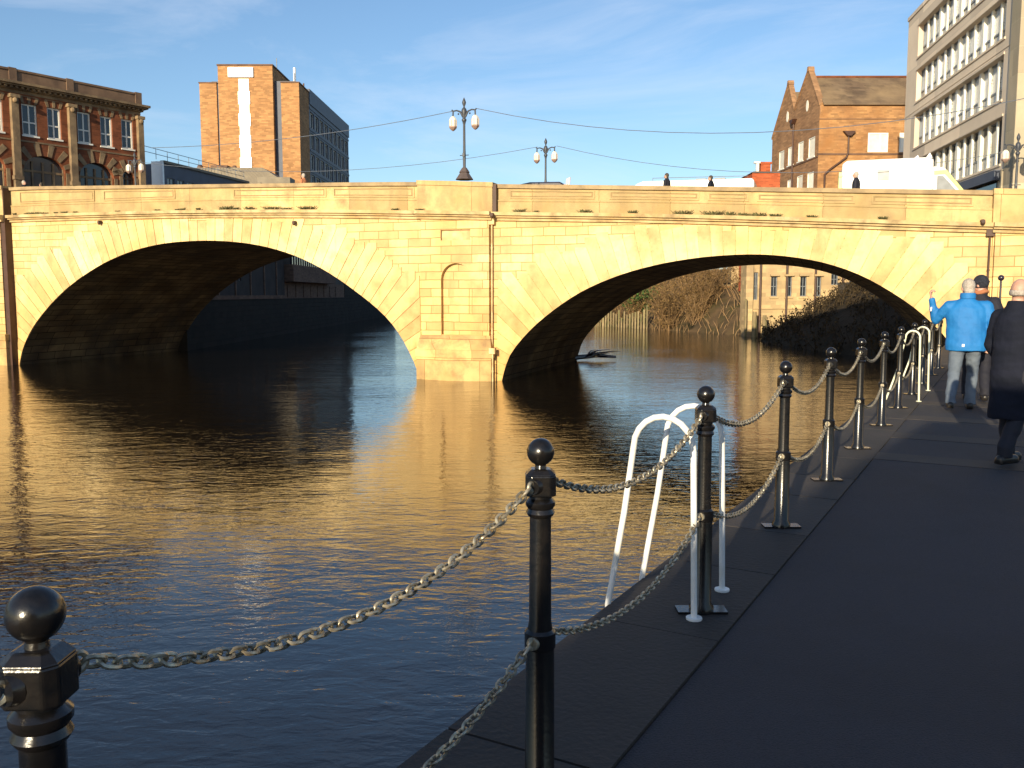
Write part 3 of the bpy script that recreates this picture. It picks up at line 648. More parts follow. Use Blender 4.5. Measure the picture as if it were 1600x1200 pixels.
for a, b, c, d, e in varch:   # arched heads
    mb = MB(); r = (b - a) / 2; cx = (a + b) / 2; n = 14
    P = [(cx + r * cos(pi - pi * i / n), d + e * sin(pi - pi * i / n)) for i in range(n + 1)]
    for p, q in zip(P, P[1:]):
        mb.poly([(p[0], 0, p[1]), (q[0], 0, q[1]), (q[0], 0, d + e), (p[0], 0, d + e)]); mb.poly([(p[0], 0, p[1]), (p[0], .6, p[1]), (q[0], .6, q[1]), (q[0], 0, q[1])])
    mb.poly([(b, 0, c), (b, .6, c), (b, .6, d), (b, 0, d)]); mb.poly([(a, 0, c), (a, 0, d), (a, .6, d), (a, .6, c)])
    mb.build('shopfront_arch', 'brick_red', t)
    mb = MB(); k = 5 if b - a > 2 else 3
    for i in range(k + 1):
        th = pi * (i + .5) / (k + 1) if False else pi * (.12 + .76 * i / k); u = (cos(th), sin(th)); w_ = .16
        mb = MB(); x, z = cx - r * u[0], d + e * u[1]; x2, z2 = cx - (r + .95) * u[0], d + (e + .95) * u[1]
        if z2 > 15.2: x2 = x + (x2 - x) * (15.2 - z) / max(.01, z2 - z); z2 = 15.2
        px_, pz_ = u[1] * w_, u[0] * w_
        mb.col = .5; mb.prism([(x - px_, z - pz_), (x + px_, z + pz_), (x2 + px_ * 1.4, z2 + pz_ * 1.4), (x2 - px_ * 1.4, z2 - pz_ * 1.4)], -.05, .02); mb.build('arch_stone', 'victorian_stone', t)
    mb = MB(); mb.box(a - .28, a - .003, -.07, .3, c, d); mb.build('jamb', 'victorian_stone', t); mb = MB(); mb.box(b + .003, b + .28, -.07, .3, c, d); mb.build('jamb', 'victorian_stone', t)
    mb = MB(); y0 = .35
    mb.box(a, b, y0, y0 + .1, d - .15, d + .02); nb = 4 if b - a > 2 else 2
    for i in range(nb + 1): x = a + (b - a) * i / nb; mb.box(x - .07, x + .07, y0 - .03, y0 + .1, c, d + e * .6)
    sf = mb.build('shopfront', 'victorian_stone', t)
    g = MB(); g.poly([(a, y0 + .08, c), (b, y0 + .08, c), (b, y0 + .08, d + e), (a, y0 + .08, d + e)]); g.build('pane', 'glass_dark', sf)
    g = MB(); g.box(a + .1, b - .1, y0 - .01, y0 + .06, 11.0, 11.35); g.box(a + .3, a + .45, y0 - .05, y0, c, 12); g.build('shop_frame', 'teal', sf)
for w in vw: window(t, I4, w, .22, .12, ((.5,), (.42,)), sill=True)
mb = MB()
for w in vw:
    cx = (w[0] + w[1]) / 2
    for dx in (-.62, 0, .62):   # flat arch keystones
        mb.prism([(cx + dx * .75 - .09, w[3] + .003), (cx + dx * .75 + .09, w[3] + .003), (cx + dx + .13, w[3] + .5), (cx + dx - .13, w[3] + .5)], -.04, .01)
    mb.box(w[0] - .12, w[1] + .12, -.045, .01, w[3] + .5, w[3] + .55)
mb.box(0, W0 + .3, -.05, .01, 15.22, 15.34); mb.box(0, W0 + .3, -.04, .01, 14.0 + 4.75, 19.0); mb.build('window_heads', 'victorian_stone', t)
mb = MB()
for a, b in ((-10.4, -9.88), (-6.02, -5.5), (-.12, .36), (-15.9, -15.35), (-21.5, -20.95)):
    mb = MB(); mb.box(W0 + a, W0 + b, -.35, .02, 8, 18.35); mb.box(W0 + a - .1, W0 + b + .1, -.45, .02, 18.35, 18.6); mb.box(W0 + a - .08, W0 + b + .08, -.42, .02, 12.3, 12.6); mb.box(W0 + a - .1, W0 + b + .1, -.45, .02, 8, 9.4)
    mb.ball((W0 + (a + b) / 2, -.42, 18.15), .2, 8, 6)
    mb.build('pilaster', 'victorian_stone', t)
mb = MB(); mb.box(0, W0 + .45, -.25, .3, 19.0, 19.2); mb.box(0, W0 + .7, -.6, .3, 19.2, 19.32); mb.box(0, W0 + .8, -.78, .3, 19.32, 19.5)
for i in range(60): x = i * .41; mb.box(x, x + .16, -.5, -.25, 19.06, 19.19)
mb.build('cornice', 'victorian_stone', t)
mb = MB(); mb.box(0, W0 + .35, -.1, .4, 19.5, 20.35); mb.box(0, W0 + .4, -.18, .45, 20.35, 20.5)
for a in (-10.1, -5.75, .1, -15.6): mb.box(W0 + a - .28, W0 + a + .28, -.2, .4, 19.5, 20.56)
mb.build('roof_parapet', 'victorian_dark', t)
mb = MB(); mb.box(W0 - .6, W0 + .18, .41, 12, 8, 20.2); mb.box(0, W0 - .6, .75, 12, 8, 19.6); mb.build('rear_block', 'brick_red', t)

# ---- low blue-grey building with a white end
ld = (.2166, 1.); la = atan2(ld[1], ld[0])
t = thing('low_building', 'low dark blue building with a bright white end wall, beside the Victorian building', 'building', (-34.75, 90, 0), la)
lw = [(i * 1.75 + .6, i * 1.75 + 1.9, 14.3, 15.35) for i in range(9)]
facade(t, 'wall', 'blue_clad', I4, 16.8, 8, 16.7, lw, .15)
for w in lw: window(t, I4, w, .15, .06, ((.5,), ()), mf='window_grey')
mb = MB(); mb.box(0, 16.8, .25, 8, 8, 16.65); mb.build('rear_block', 'blue_clad', t)
mb = MB(); mb.box(0, 16.9, -.2, .3, 16.7, 16.95); mb.build('roof_edge', 'ribbed_lead', t)
mb = MB(); mb.box(-.26, -.003, -.1, 1.15, 8, 16.85); mb.build('end_wall', 'vehicle_white', t)
mb = MB()
for z in (17.4, 17.9): mb.tube([(-3, 0, z), (16, 0, z)], .03, 5)
for i in range(11): mb.tube([(-3 + i * 1.9, 0, 16.9), (-3 + i * 1.9, 0, 17.9)], .03, 5)
mb.build('roof_railing', 'window_grey', t)
# ---- mansard roofed hall
t = thing('mansard_hall', 'grey-brown hall with sloping ribbed metal roof below the brick tower', 'building', (-41, 110, 0), 0)
mb = MB(); mb.prismz([(-1, 0), (14.4, 0), (14.4, 9), (-1, 9)], 16.6, 19.2, [(1, 1.2), (10.3, 1.2), (10.3, 8), (1, 8)])
for i in range(26): x = -.6 + i * .58; xt = 1 + (x + 1) * (9.3 / 15.4); mb.tube([(x, -.02, 16.6), (xt, 1.18, 19.2)], .04, 4)
mb.build('roof', 'ribbed_lead', t)
mb = MB(); mb.box(-.8, 14.2, .05, 9, 8, 16.6); mb.box(-1, 14.5, -.15, 9.1, 16.3, 16.597); mb.build('wall', 'grey_render', t)
mb = MB(); mb.box(3.3, 5.4, 3, 5, 19.2, 19.75); mb.lathe([(.35, 19.2), (.35, 19.6), (.2, 19.8)], (2, 3, 0), 10); mb.lathe([(.3, 19.2), (.3, 19.5), (.2, 19.7)], (6.3, 3, 0), 10); mb.build('roof_vents', 'brick_dark', t)
mb = MB(); mb.box(10.4, 14.3, -1.5, 1, 8, 17.7); mb.build('annexe', 'ribbed_lead', t)

# ---- brick office tower
t = thing('brick_tower', 'tall orange brick office tower with a white vertical strip and a dark windowed side', 'building', (-44.3, 126, 0), 0)
mb = MB()
mb.box(1.09, 3.45, 0, 30, 8, 32.7); mb.box(3.95, 11.45, -.8, 20, 8, 34.85); mb.box(12.35, 14.85, 0, 6, 8, 32.75)
mb.build('wall', 'brick_tower', t)
mb = MB(); mb.box(3.45, 3.95, .3, 20, 8, 32.7); mb.box(11.9, 12.35, .2, 5, 8, 32.7); mb.build('stair_strip', 'blind', t)
mb = MB(); mb.box(11.45, 11.9, 1.2, 19, 8, 32.0); mb.build('recess', 'glass_dark', t)
mb = MB(); mb.box(6.77, 8.19, -.88, -.801, 10, 33.1); g = mb.build('glare_strip', 'window_paint', t)  # sun glare on the tower glazing, put in as white paint
for i in range(7): z = 12 + i * 2.95; mb = MB(); mb.box(6.68, 8.28, -.92, -.80, z, z + 1.7); mb.build('glare_pane', 'vehicle_white', t)
mb = MB(); mb.box(5.35, 8.9, -1.05, -.801, 33.25, 34.65); mb.build('sign_board', 'vehicle_white', t, bevel=.15)
mb = MB(); mb.box(3.85, 11.55, -.9, 20.1, 34.85, 35.05); mb.box(1.0, 3.5, -.1, 30, 32.7, 32.85); mb.box(12.3, 14.95, -.1, 6, 32.75, 32.9); mb.build('coping', 'brick_dark', t)
T2 = frameM(14.85, 6.0, .02, 1)
tw = []
for (z0_, z1_) in ((28.0, 30.2), (25.0, 27.2), (22.0, 24.2), (19.0, 21.2), (16.0, 18.2), (13, 15.2)):
    for i in range(9): x = .4 + i * 3.05; tw.append((x, x + 2.4, z0_, z1_))
facade(t, 'wall', 'blue_clad', T2, 28.0, 8, 33.1, tw, .25)
for w in tw: window(t, T2, w, .25, .11, ((.5,), ()), mf='window_paint')
mb = MB(T2); mb.box(-6, 28, .3, 12, 8, 33.0); mb.box(0, 28.2, -.12, .3, 31.2, 33.3)
for z in (30.55, 27.5, 24.5, 21.5, 18.5, 15.5): mb.box(0, 28.05, -.08, -.003, z, z + .28)
mb.box(-6, 0, -.003, .3, 8, 32.7)
mb.build('side_block', 'blue_clad', t)
mb = MB(); mb.tube([(11.6, 1, 34.8), (11.6, 1, 36.3)], .06, 6); mb.build('mast', 'window_grey', t)
mb = MB(); mb.tube([(13.1, 5, 32.8), (13.1, 5, 35.6)], .07, 6); mb.tube([(13.1, 5, 33.9), (13.1, 5, 36.0)], .2, 8); mb.build('antenna', 'vehicle_white', t)
for (x, y, z) in ((14.6, 4, 32.9), (14.2, 14, 33.2)):
    mb = MB(); mb.tube([(x, y, z), (x, y, z + .7)], .12, 6); mb.build('roof_vent', 'brick_dark', t)

# ---- gabled warehouse
gy = 82.0; gx = 27.75
t = thing('gabled_warehouse', 'orange brick warehouse with two pointed gables and slate roof, right of the sky', 'building', (gx, gy, 0), 0)
GW = 14.0; gw = [(4.45, 6.3, 16.5, 18.24), (7.3, 9.0, 16.5, 18.24), (10.4, 12.1, 16.5, 18.24)]
facade(t, 'wall', 'brick_orange', I4, GW, 4, 20.85, gw, .18)
for w in gw: window(t, I4, w, .12, .16, ((.62,), ()), mg='blind')
mb = MB(); mb.box(-.05, GW, -.06, .02, 16.25, 16.4); mb.box(-.05, GW, -.05, .02, 19.4, 19.46); mb.build('string_course', 'brick_dark', t)
TG = frameM(-.0505 * 12.45, 12.43, .0505, -1); GL = 12.45    # gable face: x runs from the far end to the near corner
gz = [(0, 19.7), (4.4, 24.35), (6.2, 21.4), (9.55, 24.4), (12.45, 20.65)]
gwin = [(GL - b, GL - a, c, d) for a, b, c, d in ((.86, 2.45, 16.3, 18.1), (3.66, 5.05, 16.35, 18.15), (6.2, 7.75, 16.35, 18.12), (8.8, 10.3, 16.3, 18.1), (.92, 2.5, 12.9, 14.95), (3.6, 5.1, 12.9, 15.0), (6.2, 7.7, 12.9, 14.95))]
facade(t, 'gable_wall', 'brick_gable', TG, GL, 4, 19.9, gwin, .18)
for w in gwin: window(t, TG, w, .1, .1, ((), ()), mg='blind', sill=True)
mb = MB(TG)
mb.prism([(0, 19.9), (12.45, 19.9), (12.45, 20.75), (9.55, 24.45), (6.2, 21.4), (4.4, 24.4), (0, 19.9)][:-1], 0, .3); mb.build('gable_head', 'brick_gable', t)
for x in (GL - 3.0, GL - 8.15):
    mb = MB(TG); mb.prism([(x + .28 * cos(a * pi / 6), 21.2 + .52 * sin(a * pi / 6)) for a in range(12)], -.03, .0); mb.build('oval_window', 'blind', t)
mb = MB(TG)
for (a, b) in ((0, 1), (1, 2), (2, 3), (3, 4)):
    p, q = gz[a], gz[b]; mb.prism([(p[0], p[1]), (q[0], q[1]), (q[0], q[1] + .22), (p[0], p[1] + .22)], -.1, .42)
for p in (gz[1], gz[3]): mb.prism([(p[0] - .28, p[1] - .1), (p[0] + .28, p[1] - .1), (p[0] + .14, p[1] + .32), (p[0] - .14, p[1] + .32)], -.12, .44)
mb.build('gable_coping', 'brick_gable', t)
mb = MB(TG); mb.box(0, GL, -.06, .02, 16.05, 16.2); mb.build('string_course', 'brick_dark', t)
# two parallel slate roofs running away from the gable face, to the right
mb = MB()
def roof(ya, yr, yb, za, zr, zb, x0=.25, x1=GW + .2, thick=.12):
    mb.hexa([(x0, ya, za - thick), (x1, ya, za - thick), (x1, yr, zr - thick), (x0, yr, zr - thick), (x0, ya, za), (x1, ya, za), (x1, yr, zr), (x0, yr, zr)])
    mb.hexa([(x0, yr, zr - thick), (x1, yr, zr - thick), (x1, yb, zb - thick), (x0, yb, zb - thick), (x0, yr, zr), (x1, yr, zr), (x1, yb, zb), (x0, yb, zb)])
roof(-.25, 2.9, 6.2, 20.75, 23.75, 21.2); roof(6.25, 8.1, 12.3, 21.2, 23.6, 20)
mb.build('roof', 'slate', t)
mb = MB(); mb.tube([(.2, 2.9, 23.8), (GW + .2, 2.9, 23.8)], .12, 6); mb.build('ridge', 'brick_red', t)
def hopper(T, x, z, pts, r=.09):
    mb = MB(T); mb.prism([(x - .16, z - .3), (x + .16, z - .3), (x + .55, z + .12), (x - .55, z + .12)], -.42, -.02); mb.tube([(p[0], -.14, p[1]) for p in pts], r, 8); mb.build('drainpipe', 'dark_pipe_and_shade', t)
hopper(I4, 2.65, 18.2, [(2.65, 18.0), (2.65, 16.4), (2.5, 16.0), (1.0, 14.9), (.6, 14.5), (.6, 12)])
hopper(TG, GL - 6.1, 20.4, [(GL - 6.1, 20.1), (GL - 6.1, 12)])
mb = MB(); mb.box(.4, GW, 12.1, 12.4, 4, 20.8); mb.box(GW - .3, GW, .3, 12.1, 4, 20.8); mb.build('rear_wall', 'brick_dark', t)
# ---- small bright red brick house with chimney
t = thing('red_brick_house', 'small bright red brick building with a chimney left of the gabled warehouse', 'building', (22.35, 84, 0), 0)
mb = MB(); mb.box(0, 2.6, 0, 4, 4, 14.9); mb.build('wall', 'brick_bright', t)
mb = MB(); mb.prism([(-.1, 14.91), (2.7, 14.91), (2.5, 15.05), (.1, 15.05)], -.1, 4); mb.build('roof', 'brick_dark', t)
mb = MB(); mb.box(.9, 1.8, .4, 1.4, 15.05, 15.8); mb.box(.8, 1.9, .3, 1.5, 15.8, 15.98); c = mb.build('chimney', 'brick_bright', t)
mb = MB(); mb.box(.45, .7, .3, .6, 15.05, 15.85); mb.box(.25, .8, .25, .65, 15.85, 16.0); mb.build('vent', 'window_paint', t)

# ---- pale office block, right
t = thing('office_block', 'pale concrete office block with rows of finned windows, top right', 'building', (24.5 + .1568 * 20.3, 44 + .9876 * 20.3, 0), atan2(-.9876, -.1568))
OL = 20.3
def ox(v): return OL - v
rows = [(19.55, 21.6), (16.62, 18.66), (13.55, 15.72), (10.3, 12.62)]
ow = [(ox(17.75), ox(2.25), a, b) for a, b in rows[:3]] + [(ox(17.0), ox(2.0), *rows[3])]
facade(t, 'wall', 'concrete', I4, OL - 1.15, 5, 22.6, ow, .4)
rr = random.Random(9)
for ri, w in enumerate(ow):
    a, b, c, d = w; n = 12; cw = (b - a) / n
    for i in range(n):
        x0_, x1_ = a + i * cw, a + (i + 1) * cw
        mb = MB(); sp = .28 if ri < 3 else .2
        mb.box(x0_ + .05, x0_ + .1, .3, .4, c, d); mb.box(x1_ - .1, x1_ - .05, .3, .4, c, d); mb.box(x0_ + .09, x1_ - .09, .30, .36, c + (d - c) * .3 - .05, c + (d - c) * .3 + .05); mb.box(x0_ + .09, x1_ - .09, .31, .4, c, c + .08); mb.box(x0_ + .09, x1_ - .09, .31, .4, d - .08, d)
        o = mb.build('window', 'window_grey', t)
        g = MB(); g.col = rr.random(); g.poly([(x0_, .38, c), (x1_, .38, c), (x1_, .38, d), (x0_, .38, d)]); g.build('pane', 'glass_pale' if ri < 3 else 'glass_dark', o)
        g = MB(); g.poly([(x0_ + .09, .345, c), (x1_ - .09, .345, c), (x1_ - .09, .345, c + (d - c) * .3), (x0_ + .09, .345, c + (d - c) * .3)]); g.build('spandrel_pane', 'window_mid', o)
    for i in range(n + 1):
        x = a + i * cw; k = .17 if i % 3 == 0 else .10
        if i in (0, n): continue
        mb = MB(); mb.box(x - k, x + k, .20, .379, c, d); mb.build('fin', 'blind', t)
mb = MB()
for a, b, c, d in ow: mb.box(a - .1, b + .1, -.05, .0 - .002, d + .02, d + .14); mb.box(a - .1, b + .1, -.06, -.002, c - .14, c - .02)
mb.box(-.1, OL - 1.1, -.06, .5, 22.6, 22.85); mb.box(0, OL - 1.2, -.03, -.002, 16.0, 16.06); mb.build('band', 'concrete', t)
mb = MB(); mb.box(0, OL - 1.16, .45, 16, 5, 22.55); mb.build('core', 'concrete', t)
mb = MB(); mb.box(ox(15), ox(1.7), -.35, -.003, 9.45, 9.95); mb.build('fascia', 'blue_clad', t)
mb = MB(); mb.box(ox(15), ox(2.2), -.05, -.003, 6.2, 9.44); mb.build('shopfront', 'glass_dark', t)
mb = MB(); mb.box(OL - 1.15, OL + .0, -.12, 16, 5, 22.9); mb.box(OL - 1.35, OL - 1.15, -.2, .3, 5, 9.9); mb.build('end_wall', 'portland', t)
mb = MB(T=frameM(OL + .0, 0, 0, 1))
for i in range(4):
    for z in (7.0, 12.5, 17):
        mb.box(2.2 + i * 3.4, 3.6 + i * 3.4, -.03, .0, z, z + 2.3)
mb.build('end_windows', 'glass_dark', t)
mb = MB(T=frameM(OL + .0, 0, 0, 1)); mb.box(.3, 15, -.6, -.001, 6.0, 8.4); mb.build('end_shop', 'brick_dark', t)

# ---- riverside building seen through the right arch
t = thing('riverside_building', 'sunlit stone riverside building with small windows, seen through the right arch', 'building', (20.9, 78, 0), 0)
rw = [(1.75 + i * 1.28, 2.3 + i * 1.28, 3.5, 5.25) for i in range(4)] + [(.25, .6, 3.2, 5.6), (7.0, 7.6, 4.5, 5.5), (8.6, 9.5, 4.5, 5.5), (10.6, 11.4, 4.2, 5.4)]
facade(t, 'wall', 'far_stone', I4, 12.5, -1, 10.5, rw, .25)
for w in rw: window(t, I4, w, .22, .07, ((.5,), (.5,)), mf='window_grey')
mb = MB()
for w in rw[:4]: mb.box(w[0] - .12, w[1] + .12, -.25, -.002, 5.27, 5.42); mb.box(w[0] - .1, w[1] + .1, -.12, -.002, 3.32, 3.48)
mb.box(0, 12.5, -.12, -.003, 2.4, 2.52); mb.box(-.5, .12, -.3, 1, -1, 10.5); mb.box(0, 12.5, -.1, -.003, 6.3, 6.5); mb.build('ledges', 'far_stone', t)
for x in (3.1, 5.6, 8.0, .8): mb = MB(); mb.tube([(x, -.12, 0), (x, -.12, 10)], .1, 6); mb.build('drainpipe', 'dark_pipe_and_shade', t)
shell(t, I4, 12.5, 3.5, -1, 10.5, 'far_stone', 'rear_wall')
mb = MB(); mb.prism([(-.2, 10.5), (12.7, 10.5), (12.5, 11.2), (0, 11.2)], -.3, 3.6); mb.build('roof', 'slate', t)
t = thing('orange_wall', 'low orange brick wall among the bare shrubs beyond the arch', 'wall', (22.2, 94, 0), -.15)
mb = MB(); mb.box(0, 4.6, 0, .4, 2, 4.55); mb.build('wall', 'brick_orange', t); mb = MB(); mb.box(-.05, 4.65, -.08, .48, 4.55, 4.7); mb.box(.9, 4.5, .7, 4, 3, 9); mb.build('rear_wall', 'far_stone', t)
# ---- left bank, in shade, seen through the left arch
t = thing('river_warehouse', 'shaded grey warehouse with two small triple windows, left bank through the left arch', 'building', (-21.3, 59.5, 0), pi / 2)
ww = []
for q in (3.0, 8.2):
    for k in range(3): ww.append((q + k * .95, q + k * .95 + .6, 4.75, 5.65))
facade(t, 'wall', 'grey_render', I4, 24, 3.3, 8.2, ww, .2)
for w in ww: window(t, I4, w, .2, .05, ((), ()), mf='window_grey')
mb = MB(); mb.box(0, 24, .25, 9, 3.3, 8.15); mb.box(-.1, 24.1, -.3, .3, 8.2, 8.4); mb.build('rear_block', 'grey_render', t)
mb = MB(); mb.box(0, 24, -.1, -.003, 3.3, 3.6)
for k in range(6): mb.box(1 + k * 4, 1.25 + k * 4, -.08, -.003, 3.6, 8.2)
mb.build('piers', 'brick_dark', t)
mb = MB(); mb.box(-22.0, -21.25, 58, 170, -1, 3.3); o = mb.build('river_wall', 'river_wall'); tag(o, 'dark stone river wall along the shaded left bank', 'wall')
t = thing('overhanging_building', 'dark brick building with an overhanging upper floor and roof railing, left bank through the arch', 'building', (-21.5, 84.2, 0), pi / 2)
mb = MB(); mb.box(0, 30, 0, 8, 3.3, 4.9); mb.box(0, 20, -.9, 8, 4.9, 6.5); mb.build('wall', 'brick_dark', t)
mb = MB()
for k in range(24): x = k * .95; mb.box(x, x + .3, -.8, -.6, 6.5, 7.35)
mb.box(0, 22.5, -.9, -.5, 7.35, 7.5); mb.build('roof_railing', 'vehicle_dark', t)
for k in range(8): mb = MB(); mb.box(1 + k * 3.3, 1.9 + k * 3.3, -.06, -.001, 3.4, 4.6); mb.build('door', 'brick_dark', t)
t = thing('riverside_sheds', 'row of shaded brick sheds further along the left bank', 'building', (-21.6, 115, 0), pi / 2)
for k, (a, b, h) in enumerate(((0, 14, 6.0), (14.2, 26, 5.2), (26.2, 44, 6.3))):
    mb = MB(); mb.box(a, b, 0, 8, 3.3, h); w_ = mb.build('wall', ('river_wall', 'brick_dark', 'grey_render')[k], t)
    mb = MB(); mb.prism([(a - .2, h), (b + .2, h), (b - .4, h + 1.2), (a + .4, h + 1.2)], -.2, 8); mb.build('roof', 'slate', t)

# ================================================================= VEGETATION
def twigs(mb, n, h, spread, rr, r0=.03, leaves=0, lmb=None, droop=0.0, ls=.07):
    for _ in range(n):
        a = rr.uniform(0, 2 * pi); l = h * rr.uniform(.55, 1.1); out = spread * rr.uniform(.25, 1)
        b = (rr.uniform(-.25, .25) * spread, rr.uniform(-.25, .25) * spread, -.3)
        k = 5; pts = []
        for i in range(k + 1):
            t = i / k; pts.append((b[0] + cos(a) * out * t ** 1.3 + rr.uniform(-.06, .06) * h * t, b[1] + sin(a) * out * t ** 1.3 + rr.uniform(-.06, .06) * h * t, -.3 + l * (t - droop * t * t)))
        mb.col = rr.random(); mb.tube(pts, [r0 * (1 - .85 * i / k) for i in range(k + 1)], 3, cap=False)
        for q in range(7):
            i = rr.randint(1, k); p = Vector(pts[i]); d = Vector((rr.uniform(-1, 1), rr.uniform(-1, 1), rr.uniform(.0, 1.1))).normalized() * h * rr.uniform(.1, .28)
            e = p + d; f = e + Vector((rr.uniform(-1, 1), rr.uniform(-1, 1), rr.uniform(-.3, .8))) * h * .08
            mb.tube([p, e, f], [r0 * .35, r0 * .22, r0 * .1], 3, cap=False)
            for _ in range(leaves):
                c = p.lerp(f, rr.random()) + Vector((rr.uniform(-1, 1), rr.uniform(-1, 1), rr.uniform(-1, 1))) * h * .05
                u = Vector((rr.uniform(-1, 1), rr.uniform(-1, 1), rr.uniform(-1, 1))).normalized() * ls; v = u.orthogonal().normalized() * ls * .6
                lmb.col = rr.random(); lmb.poly([c - u, c + v, c + u, c - v])
def make_bush(label, n, h, spread, leaves, leafmat, bark='bark', droop=0., group=None, name='bare_bush', ls=.07, seed=1, r0=.03):
    rr = random.Random(seed); t = thing(name, label, 'bush', (0, 0, 0), 0, group); a = MB(); b = MB(); twigs(a, n, h, spread, rr, r0, leaves, b, droop, ls)
    a.build('branches', bark, t)
    if leaves: b.build('leaves', leafmat, t)
    return t
G1 = 'bare shrubs on the far bank'
protos = [make_bush('leafless brown shrub crowding the sunlit far bank beyond the right arch', 46, 3.6, 2.2, 3, 'leaf_dry', group=G1, seed=k + 2, ls=.09) for k in range(3)]
first = [True] * 3
def place(pr, idx, x, y, z, sc, flag, rz):
    if flag[idx]: o = pr[idx]; flag[idx] = False; o.location = (x, y, z); o.rotation_euler = (0, 0, rz); o.scale = (sc,) * 3; return o
    return dup(pr[idx], (x, y, z), rz, None, None, sc)
rr = random.Random(21)
for j in range(6):
    for i in range(7):
        if rr.random() < .12: continue
        t1 = j / 6; ii = min(6, i); p = bank_rows2[j][ii].lerp(bank_rows2[j][min(ii + 1, 7)], rr.random())
        if p.y < 86: continue
        place(protos, rr.randrange(3), p.x + rr.uniform(-.6, .6), p.y + rr.uniform(-1, 1), max(p.z, .1), rr.uniform(.7, 1.35), first, rr.uniform(0, 6))
g = make_bush('green leafy bush at the water beside the left foot of the right arch', 60, 3.0, 2.0, 12, 'leaf_green', name='green_bush', seed=40, ls=.12)
g.location = (14.6, 103, 1.6); g.scale = (1.3, 1.3, 1.1)
w = make_bush('pale bare branches of a leaning shrub at the waterline of the far bank', 9, 4.2, 3.0, 0, 'leaf_dry', bark='bark_pale', name='leaning_shrub', seed=50, r0=.06)
w.location = (19.0, 93, .9)
# dark undergrowth on the shaded bank
mb = MB(); rr = random.Random(31)
for j in range(6):
    for i in range(7):
        for _ in range(26):
            u, v = rr.random(), rr.random(); p = bank_rows[j][i].lerp(bank_rows[j][i + 1], u).lerp(bank_rows[j + 1][i].lerp(bank_rows[j + 1][i + 1], u), v)
            h = rr.uniform(.3, 1.3); a = rr.uniform(0, 6.3); q = p + Vector((cos(a) * h * .6, sin(a) * h * .6, h)); mb.col = rr.random()
            mb.tube([p, p.lerp(q, .5) + Vector((0, 0, h * .15)), q], [.03, .02, .008], 3, cap=False)
            for _ in range(5):
                c = p.lerp(q, rr.random()) + Vector((rr.uniform(-.2, .2), rr.uniform(-.2, .2), rr.uniform(-.1, .2))); uu = Vector((rr.uniform(-1, 1), rr.uniform(-1, 1), rr.uniform(-1, 1))).normalized() * .11; vv = uu.orthogonal().normalized() * .08
                mb.poly([c - uu, c + vv, c + uu, c - vv])
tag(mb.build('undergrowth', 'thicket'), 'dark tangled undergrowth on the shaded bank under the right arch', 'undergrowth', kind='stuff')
mb = MB(); rr = random.Random(32)
for j in range(6):
    for i in range(6):
        for _ in range(34):
            u, v = rr.random(), rr.random(); p = bank_rows2[j][i].lerp(bank_rows2[j][i + 1], u).lerp(bank_rows2[j + 1][i].lerp(bank_rows2[j + 1][i + 1], u), v)
            h = rr.uniform(.4, 1.5); a = rr.uniform(0, 6.3); q = p + Vector((cos(a) * h * .7, sin(a) * h * .7, h)); mb.col = rr.random()
            mb.tube([p, p.lerp(q, .5) + Vector((0, 0, h * .15)), q], [.04, .03, .01], 3, cap=False)
tag(mb.build('dry_scrub', 'bark'), 'low dry scrub covering the sunlit far bank', 'scrub', kind='stuff')
# far line of bare trees closing the river bend
def make_tree(label, seed, group):
    rr = random.Random(seed); t = thing('bare_tree', label, 'tree', (0, 0, 0), 0, group)
    a = MB(); a.tube([(0, 0, -.5), (.1, 0, 1.5), (0, .1, 3)], [.28, .2, .14], 8); a.build('trunk', 'bark', t)
    b = MB(); 
    def br_(p, d, l, r, lev):
        q = p + d * l; m = p.lerp(q, .5) + Vector((rr.uniform(-.1, .1), rr.uniform(-.1, .1), rr.uniform(0, .1))) * l
        b.col = rr.random(); b.tube([p, m, q], [r, r * .8, r * .55], 3 if lev else 5, cap=False)
        if lev < 4:
            for _ in range(3 if lev else 5):
                nd = (d + Vector((rr.uniform(-1, 1), rr.uniform(-1, 1), rr.uniform(-.3, .8))) * .8).normalized(); br_(p.lerp(q, rr.uniform(.5, 1)), nd, l * rr.uniform(.6, .8), r * .55, lev + 1)
    br_(Vector((0, .1, 2.6)), Vector((0, 0, 1)), 1.3, .13, 0)
    b.build('crown', 'bark', t); return t
trs = [make_tree('bare tree on the far bank seen through the arches', 60 + k, 'bare trees on the far bank') for k in range(2)]
ft = [True, True]
for (x, y, z, sc) in [(22, 104, 5.5, .72), (19, 112, 5.5, .7), (25, 98, 5.5, .66), (15.5, 124, 5, .8), (12, 140, 5, .9), (5, 165, 5, 1.0), (-2, 190, 5, 1.0), (-10, 210, 5, 1.1), (18, 130, 6, .7), (-18, 232, 5, 1.1), (8, 152, 5, .9)]:
    place(trs, R.randrange(2), x, y, z, sc, ft, R.uniform(0, 6))

